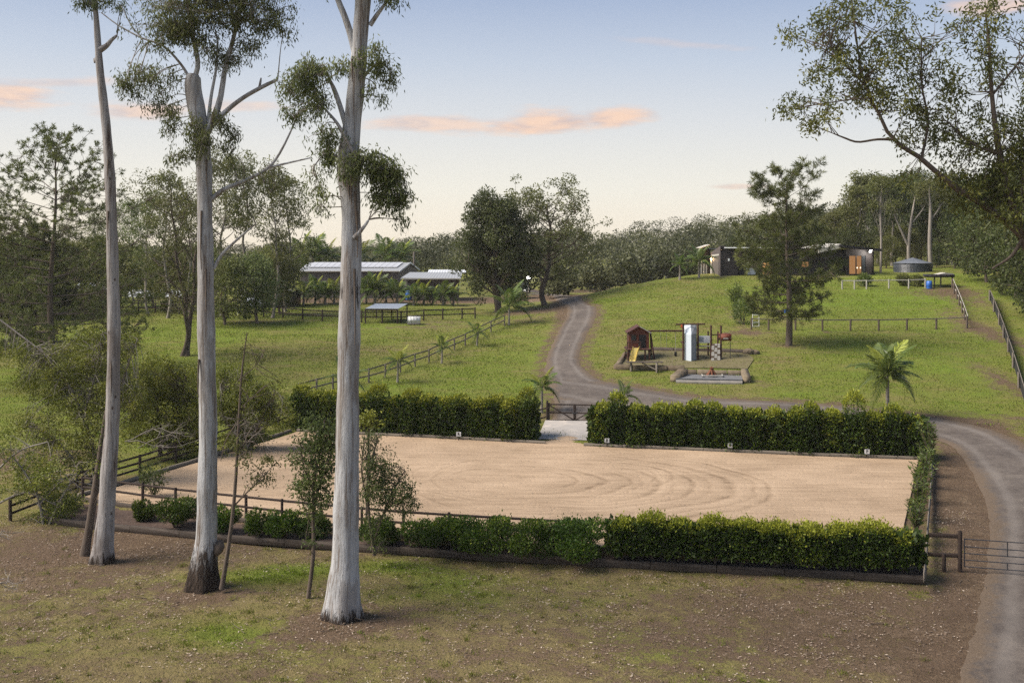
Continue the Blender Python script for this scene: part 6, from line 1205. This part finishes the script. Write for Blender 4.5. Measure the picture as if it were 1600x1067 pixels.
deadbranch('dead_thicket', 'grey dead thicket beside the middle gum above the arena corner', 64, [(370, 700, 380, 630, .03), (375, 700, 410, 650, .03), (380, 700, 440, 670, .025), (385, 690, 360, 640, .02)], 7, M['dead'], 4, spread=.7)
deadbranch('dead_limb', 'leafless grey limb sticking out of the wattle by the leftmost gum', 56, [(150, 760, 95, 700, .05), (165, 700, 145, 620, .04)], 8, M['dead'], 3)
# ------------------------------------------------------------------ overhanging tree on the right
Yr = 46.0
custom('overhanging_tree', 'large-leaved tree overhanging from the right with long dark limbs', Yr, (1690, 900),
  [[(1690, 900, 46), (1685, 760, 38), (1670, 600, 34), (1640, 460, 28), (1600, 370, 18)], [(1600, 370, 13), (1545, 325, 11), (1490, 292, 9.5), (1440, 248, 8), (1395, 218, 6.5), (1372, 175, 5), (1350, 130, 4), (1338, 60, 3), (1330, -10, 2)], [(1395, 218, 5), (1370, 218, 4), (1340, 222, 3.5), (1318, 215, 3), (1300, 208, 1.5)], [(1372, 175, 4), (1350, 155, 3), (1300, 160, 2), (1240, 170, 1)], [(1352, 135, 3), (1320, 100, 2), (1280, 60, 1)],
   [(1440, 248, 5), (1450, 190, 4), (1440, 130, 3), (1440, 60, 2)], [(1600, 370, 14), (1575, 300, 11), (1560, 230, 9), (1550, 150, 7), (1546, 80, 5), (1540, 20, 3)], [(1560, 240, 6), (1520, 225, 4), (1480, 190, 2)], [(1550, 150, 4), (1590, 100, 3), (1620, 60, 2)], [(1600, 370, 8), (1580, 400, 5), (1550, 420, 3)], [(1640, 460, 10), (1600, 300, 8), (1620, 150, 5)]],
  [(1255, 165, 48, 24, .75), (1300, 190, 50, 20, .55), (1280, 55, 55, 40, .75), (1330, 20, 60, 34, .75), (1320, 110, 55, 40, .9), (1380, 90, 50, 50, .8), (1360, 150, 44, 34, .9), (1410, 150, 46, 34, .8), (1430, 40, 60, 44, .45), (1470, 100, 50, 44, .5), (1450, 190, 44, 32, .8), (1500, 160, 50, 50, .65), (1530, 50, 60, 44, .5), (1580, 20, 50, 34, .5), (1570, 110, 50, 50, .65), (1420, 215, 30, 20, .6),
   (1500, 225, 44, 30, .9), (1560, 200, 50, 40, 1.1), (1590, 260, 40, 44, 1.6), (1540, 290, 50, 34, 1.6), (1490, 285, 30, 26, 1.2), (1575, 325, 40, 30, 1.4), (1525, 325, 30, 20, .9), (1610, 370, 30, 30, 1.0), (1650, 200, 50, 90, 1.0), (1420, 285, 40, 18, .4)], 27000, .21, .34, M['L_right'], M['bark'], 210, .45, thin=.022, sub=.5)
# ------------------------------------------------------------------ woodland
ftr = [proto(130+k, 14, .30, 5000, 1.35, .48, .38, dict(first=.42+.05*k, nb=14, spread=.27, rise=1.3, sub=4, wob=.018), dict(droop=.4, flat=.7, shell=.4)) for k in range(4)]
def wood_tree(px, Y, top, kind, label, group, lm, bm_=None, sx=1.0):
    x = (px-800)*Y/F; zg_ = hz1(x, Y); H_ = CH-(top-HR)*Y/F-zg_; pr = (ftr[R.randrange(4)], bs_[R.randrange(3)])[kind]; s = H_/(14 if kind == 0 else 9)
    return plant('woodland_tree', label, pr, (x, Y, zg_), lm, bm_ or M['bark_pale'], s, None, group, sxy=s*sx)
for px, Y, top in ((1300, 166, 330), (1325, 175, 318), (1345, 160, 300), (1372, 172, 292), (1395, 158, 285), (1412, 166, 290), (1432, 176, 278), (1450, 160, 300), (1468, 170, 282), (1490, 156, 295), (1505, 166, 290), (1525, 150, 300), (1545, 160, 290), (1565, 148, 300), (1590, 156, 285), (1615, 150, 290), (1285, 180, 335), (1265, 172, 345), (1360, 190, 285), (1420, 195, 275), (1480, 195, 275), (1540, 190, 280)):
    wood_tree(px, Y, top+R.uniform(-8, 8), 0, 'tall pale-trunked eucalypt in the wood behind the house and tank', 'tall trees behind the house', M['L_olive'] if R.random() < .6 else M['L_dark'], sx=.95)
for px, Y, top in ((1385, 152, 375), (1425, 158, 370), (1462, 150, 385), (1490, 146, 370), (1510, 138, 380), (1400, 165, 355), (1440, 170, 350), (1480, 162, 350), (1340, 160, 360), (1300, 160, 368), (1375, 172, 350), (1270, 165, 372), (1240, 168, 372), (1200, 175, 368), (1160, 178, 370)):
    wood_tree(px, Y, top+R.uniform(-6, 6), 1, 'bushy dark tree in the understorey behind the house', 'understorey behind the house', M['L_dark'] if R.random() < .6 else M['L_olive'], M['bark'])
for px, Y, top, lab in ((1542, 130, 330, 'big leafy bush by the top of the boundary fence'), (1588, 120, 330, 'big leafy bush behind the mesh fence, second from its top'), (1632, 108, 345, 'big leafy bush overhanging the mesh fence at the right edge'), (1566, 122, 428, 'low grey-green bush beside the mesh fence post'), (1606, 112, 440, 'low grey-green bush leaning over the mesh fence'), (1640, 95, 470, 'low bush at the right picture edge below the mesh fence')):
    wood_tree(px, Y, top, 1, lab, 'bushes along the boundary fence', M['L_fresh'], M['bark'], .95)
for px, Y, top, lab in ((1528, 142, 300, 'tall fresh-green tree behind the bushes at the top of the boundary fence'), (1568, 132, 262, 'tall fresh-green tree above the mesh fence, inside the right picture edge'), (1612, 122, 235, 'tall fresh-green tree cut by the right picture edge'), (1500, 150, 325, 'fresh-green tree right of the trailer')):
    wood_tree(px, Y, top, 1, lab, 'trees beyond the boundary fence', M['L_fresh'], M['bark'], .8)
for nm_lab, Yt_, stems_, blobs_ in (('tall forked pale-trunked gum standing behind the water tank', 150, [[(1421, 428, 7), (1420, 385, 6), (1424, 345, 4.5), (1430, 308, 2)], [(1421, 388, 4.5), (1408, 360, 3.5), (1397, 335, 2)], [(1424, 350, 3), (1440, 330, 2), (1450, 312, 1)]], [(1395, 325, 16, 12), (1430, 300, 22, 14), (1450, 308, 14, 10)]),
        ('straight pale-trunked gum right of the water tank', 148, [[(1455, 428, 8), (1453, 380, 7), (1454, 330, 5), (1452, 296, 2)], [(1454, 345, 3), (1468, 325, 2), (1474, 310, 1)]], [(1450, 290, 22, 14), (1474, 306, 14, 10)]),
        ('slim pale pole-like gum at the right end of the house', 142, [[(1376, 428, 4), (1377, 380, 3.6), (1376, 330, 3), (1378, 290, 1.5)]], [(1378, 290, 16, 16), (1370, 315, 10, 8)])):
    custom('forest_gum', nm_lab, Yt_, (stems_[0][0][0], 432), stems_, blobs_, 1500, .34, .36, M['L_olive'], M['bark_pale'], 230+Yt_, .5, sub=.8)
# far wooded hills: one mass
def wood_mass(name, label, cells, lm, seed, per=420, L=.55):
    rg = np.random.default_rng(seed); Vs, Ts = [], []
    for (x, y, h, w) in cells:
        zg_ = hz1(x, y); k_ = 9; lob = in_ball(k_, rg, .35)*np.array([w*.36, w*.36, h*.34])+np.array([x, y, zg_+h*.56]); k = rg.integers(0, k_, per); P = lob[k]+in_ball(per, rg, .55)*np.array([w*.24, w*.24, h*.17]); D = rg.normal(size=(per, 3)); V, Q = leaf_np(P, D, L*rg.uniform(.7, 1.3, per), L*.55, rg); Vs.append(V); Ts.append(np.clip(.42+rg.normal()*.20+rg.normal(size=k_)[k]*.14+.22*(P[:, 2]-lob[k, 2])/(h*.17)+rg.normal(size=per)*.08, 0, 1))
    V = np.vstack(Vs); Q = np.arange(len(V)).reshape(-1, 4); o = obj(name, mesh_np(name, V, Q, np.concatenate(Ts)), lm, kind='stuff'); o['label'] = label; o['category'] = 'woodland'
    return o
cells = []
rgw = np.random.default_rng(77)
for Y in (186, 205, 228, 254, 284, 318, 356, 400):
    px = 560.0
    while px < 1660:
        w = rgw.uniform(8, 13)*(1+Y/900); x = (px+rgw.uniform(-8, 8)-800)*Y/F; h = rgw.uniform(8.5, 12.5)*(1+max(0, Y-260)/700)
        top = CH-(np.interp(px, [560, 700, 900, 1000, 1180, 1300, 1600], [380, 364, 346, 335, 326, 310, 285])-HR)*Y/F; zg_ = hz1(x, Y); h = min(h, max(5.0, top-zg_+rgw.uniform(-1.5, .8)))
        cells.append((x, Y+rgw.uniform(-7, 7), h, w)); px += w*.72*F/Y
for Y in (152, 164, 176):
    px = 872.0
    while px < 1088:
        w = rgw.uniform(5, 9); x = (px-800)*Y/F; zg_ = hz1(x, Y); top = CH-(rgw.uniform(392, 425)-HR)*Y/F; cells.append((x, Y+rgw.uniform(-3, 3), max(3.0, top-zg_), w)); px += w*.7*F/Y
wood_mass('hillside_woodland', 'continuous eucalypt woodland covering the far hillside', cells, M['L_hill'], 5, 1150)
cells = []
for Y in (190, 225, 270, 330, 400):
    px = -120.0
    while px < 600:
        w = rgw.uniform(7, 11)*(1+Y/900); x = (px+rgw.uniform(-8, 8)-800)*Y/F; h = rgw.uniform(7, 11); zg_ = hz1(x, Y); top = CH-(np.interp(px, [0, 150, 300, 480, 600], [372, 380, 376, 382, 386])-HR)*Y/F; h = min(h, max(4.5, top-zg_+rgw.uniform(-1.5, .6))); cells.append((x, Y+rgw.uniform(-7, 7), h, w)); px += w*.75*F/Y
wood_mass('valley_woodland', 'hazy low woodland far behind the left paddock', cells, M['L_hill'], 6, 800)
# mid-ground shrubs
for i_, (px, py, w, h, m_, lab, tint) in enumerate(((1148, 478, 2.0, 2.6, 'L_palm', 'strappy shrub beside the bare path above the playground', .4), (1161, 506, 2.4, 3.0, 'L_palm', 'dark spiky shrub at the pale paddock gate', .35), (1172, 490, 1.6, 1.8, 'L_hedge', 'small shrub between the spiky shrub and pine', .4), (1351, 447, 2.2, 1.6, 'L_palm', 'clump of strappy leaves behind the pale crest fence', .35), (1412, 446, 2.0, 1.5, 'L_olive', 'round bush below the water tank', .45), (1433, 447, 1.8, 1.3, 'L_olive', 'low bush right of the round bush below the tank', .45),
      (925, 445, 2.2, 2.4, 'L_red', 'red-leaved cordyline clump in the garden bed beyond the driveway', .5), (938, 444, 1.6, 1.8, 'L_red', 'smaller red-leaved clump right of the cordylines', .5), (905, 447, 3.0, 3.4, 'L_palm', 'banana-like leafy clump left of the red shrubs', .6), (885, 450, 3.4, 3.8, 'L_palm', 'leafy garden clump behind the driveway tree', .5), (960, 440, 4.0, 4.5, 'L_olive', 'dark bush at the crest right of the red shrubs', .4), (985, 440, 4.5, 4.5, 'L_olive', 'bush at the crest between red shrubs and crest palms', .4), (1020, 438, 4.5, 4.0, 'L_olive', 'bush at the crest nearest the crest palms', .4), (262, 489, 2.2, 1.6, 'L_dark', 'small dark bush by the paddock fence behind the tree', .35), (810, 478, 3, 2.0, 'L_dark', 'low dark shrub beneath the dense tree by the lamp', .4))):
    v = gp(px, py); shrub('garden_shrub', lab, v, w, h, 1100, .30 if m_ == 'L_palm' else .40 if m_ == 'L_red' else .24, M[m_], 300+i_, 'garden shrubs uphill', tint0=tint, asp=.22 if m_ in ('L_palm', 'L_red') else .5)
# ------------------------------------------------------------------ ground litter and grass
rg = np.random.default_rng(50)
def visible(n, x0, x1, y0, y1):
    x = rg.uniform(x0, x1, n); y = rg.uniform(y0, y1, n); ok = (np.abs(x)*F/y < 830); return x[ok], y[ok]
x, y = visible(110000, -26, 26, 30, 52); d_, l_, m_ = dirt_at(x, y)
nz = np.array([mnoise.noise((a*.45, c*.45, 3)) for a, c in zip(x, y)]); nz2 = np.array([mnoise.noise((a*1.6, c*1.6, 7)) for a, c in zip(x, y)])
inar = poly_dist(x, y, np.vstack([ARENA[:len(far_w)], np.array(sl_w)[::-1]])) < 0.2
pr_ = np.clip(.22+.55*nz+.5*nz2+.25*(d_-.4), .02, 1)*np.where(m_ < .9, .16, 1); keep = (rg.random(len(x)) < pr_) & ~inar; x, y = x[keep], y[keep]; n = len(x)
a = rg.uniform(0, 6.28, n); D = np.column_stack([np.cos(a), np.sin(a), rg.normal(size=n)*.22]); P = np.column_stack([x, y, hz(x, y)+.025+rg.random(n)*.02])
V, Q = leaf_np(P, D, rg.uniform(.05, .15, n), rg.uniform(.02, .045, n), rg, up=np.column_stack([rg.normal(size=n)*.35, rg.normal(size=n)*.35, np.ones(n)]))
o = obj('leaf_litter', mesh_np('litter', V, Q, np.clip(rg.beta(1.6, 1.9, n), 0, 1)), M['L_litter'], kind='stuff'); o['label'] = 'dry fallen gum leaves scattered over the near ground'; o['category'] = 'leaf litter'
def grass(name, label, x, y, keep, L, wd, tint):
    x, y = x[keep], y[keep]; n = len(x); P = np.column_stack([x, y, hz(x, y)-.01]); D = np.column_stack([rg.normal(size=n)*.5, rg.normal(size=n)*.5, np.ones(n)]); V, Q = leaf_np(P, D, L*rg.uniform(.5, 1.3, n), wd, rg); o = obj(name, mesh_np(name, V, Q, np.clip(tint[keep]+rg.normal(size=n)*.16, 0, 1)), M['L_grass'], kind='stuff'); o['label'] = label; o['category'] = 'grass'
x, y = visible(230000, -26, 26, 30, 52); d_, l_, m_ = dirt_at(x, y); nzz = np.sin(x*1.3+np.sin(y*1.1)*2)*np.sin(y*1.7+np.sin(x*.8)*2)
inar = poly_dist(x, y, np.vstack([ARENA[:len(far_w)], np.array(sl_w)[::-1]])) < 0.15
pk = np.clip(.62-d_*.95+.16*nzz+.25*np.clip(l_-.3, 0, 1), .02, 1)
grass('near_grass', 'short patchy grass around the gum trunks', x, y, (rg.random(len(x)) < pk) & ~inar & (m_ > .8), .085, .022, np.clip(.12+.62*np.clip(l_-.2, 0, 1.1)+.1*nzz, 0, 1))
tx, ty = visible(2600, -22, 22, 31, 49); td, tl, tm = dirt_at(tx, ty); tk_ = (rg.random(len(tx)) < np.clip(.85-td*1.25+.5*np.clip(tl, 0, 1), .04, 1)) & (tm > 1) & (poly_dist(tx, ty, np.vstack([ARENA[:len(far_w)], np.array(sl_w)[::-1]])) > .2); tx, ty, tl = tx[tk_], ty[tk_], tl[tk_]; rep_ = 26; kk = np.repeat(np.arange(len(tx)), rep_); sz = rg.uniform(.05, .16, len(tx))
x = tx[kk]+rg.normal(size=len(kk))*sz[kk]; y = ty[kk]+rg.normal(size=len(kk))*sz[kk]
grass('grass_tufts', 'clumped tufts of greener grass between the gum trunks', x, y, np.ones(len(x), bool), .13, .02, np.clip(.35+.6*np.clip(tl[kk], 0, 1)+(rg.normal(size=len(tx))*.15)[kk], 0, 1))
x, y = visible(330000, -60, 56, 62, 135); d_, l_, m_ = dirt_at(x, y); ia = poly_dist(x, y, ARENA) < 0.6
n1 = np.array([mnoise.noise((a*.16, c*.35, 1)) for a, c in zip(x, y)]); n2_ = np.array([mnoise.noise((a*.7, c*1.2, 5)) for a, c in zip(x, y)])
grass('lawn_grass', 'mown and grazed grass over the slopes behind the arena', x, y, (rg.random(len(x)) < np.clip(.55-d_+.7*n1+.5*n2_, .03, 1)) & ~ia & (m_ > 1.0), .15, .06, np.clip(.50+.5*n1+.35*n2_+.3*(l_-.6), 0, 1))

rgs = np.random.default_rng(88); sp_ = []
for k in range(230):
    x_, y_ = rgs.uniform(-20, 22), rgs.uniform(31, 49)
    if abs(x_)*F/y_ > 820 or poly_dist(np.array([x_]), np.array([y_]), np.vstack([ARENA[:len(far_w)], np.array(sl_w)[::-1]]))[0] < 0.3: continue
    if k % 4 == 0:
        q = ((bC.x, bC.y), (bB.x, bB.y), (bA.x, bA.y), (bC.x, bC.y))[k // 4 % 4]; x_, y_ = q[0]+rgs.normal()*1.3, q[1]+rgs.normal()*1.0-.3
    a = rgs.uniform(0, 6.28); L = rgs.uniform(.12, .6); z_ = hz1(x_, y_)+.03; d = np.array([math.cos(a), math.sin(a), rgs.normal()*.06]); p0 = np.array([x_, y_, z_]); sp_.append(([p0, p0+d*L*.5+rgs.normal(size=3)*.03+np.array([0, 0, .02]), p0+d*L], [.014, .012, .006]))
V, Q = tubes(sp_, 4); me = mesh_np('sticks', V, Q); addattr(me, 'dark', np.zeros(len(V))); o = obj('fallen_sticks', me, M['bark'], kind='stuff'); o['label'] = 'fallen sticks and bark strips around the gum trunks'; o['category'] = 'sticks'
# ------------------------------------------------------------------ evening haze
hx0, hx1, hy0, hy1, hz0, hz1_ = gx[0]-5, gx[-1]+5, gy[0]-5, gy[-1]+5, float(fz.min())-1.0, 34.0
V = [(x, y, z) for x in (hx0, hx1) for y in (hy0, hy1) for z in (hz0, hz1_)]
hm = bpy.data.materials.new('evening_haze'); hm.use_nodes = True; hm.node_tree.nodes.clear()
pv = hm.node_tree.nodes.new('ShaderNodeVolumePrincipled'); pv.inputs['Color'].default_value = (0.96, 0.93, 0.88, 1); pv.inputs['Density'].default_value = 0.00017; pv.inputs['Anisotropy'].default_value = 0.2
ho = hm.node_tree.nodes.new('ShaderNodeOutputMaterial'); hm.node_tree.links.new(pv.outputs[0], ho.inputs['Volume'])
o = obj('haze', mesh_np('haze', np.array(V), np.array([(0, 1, 3, 2), (4, 6, 7, 5), (0, 4, 5, 1), (2, 3, 7, 6), (0, 2, 6, 4), (1, 5, 7, 3)])), hm, kind='stuff')
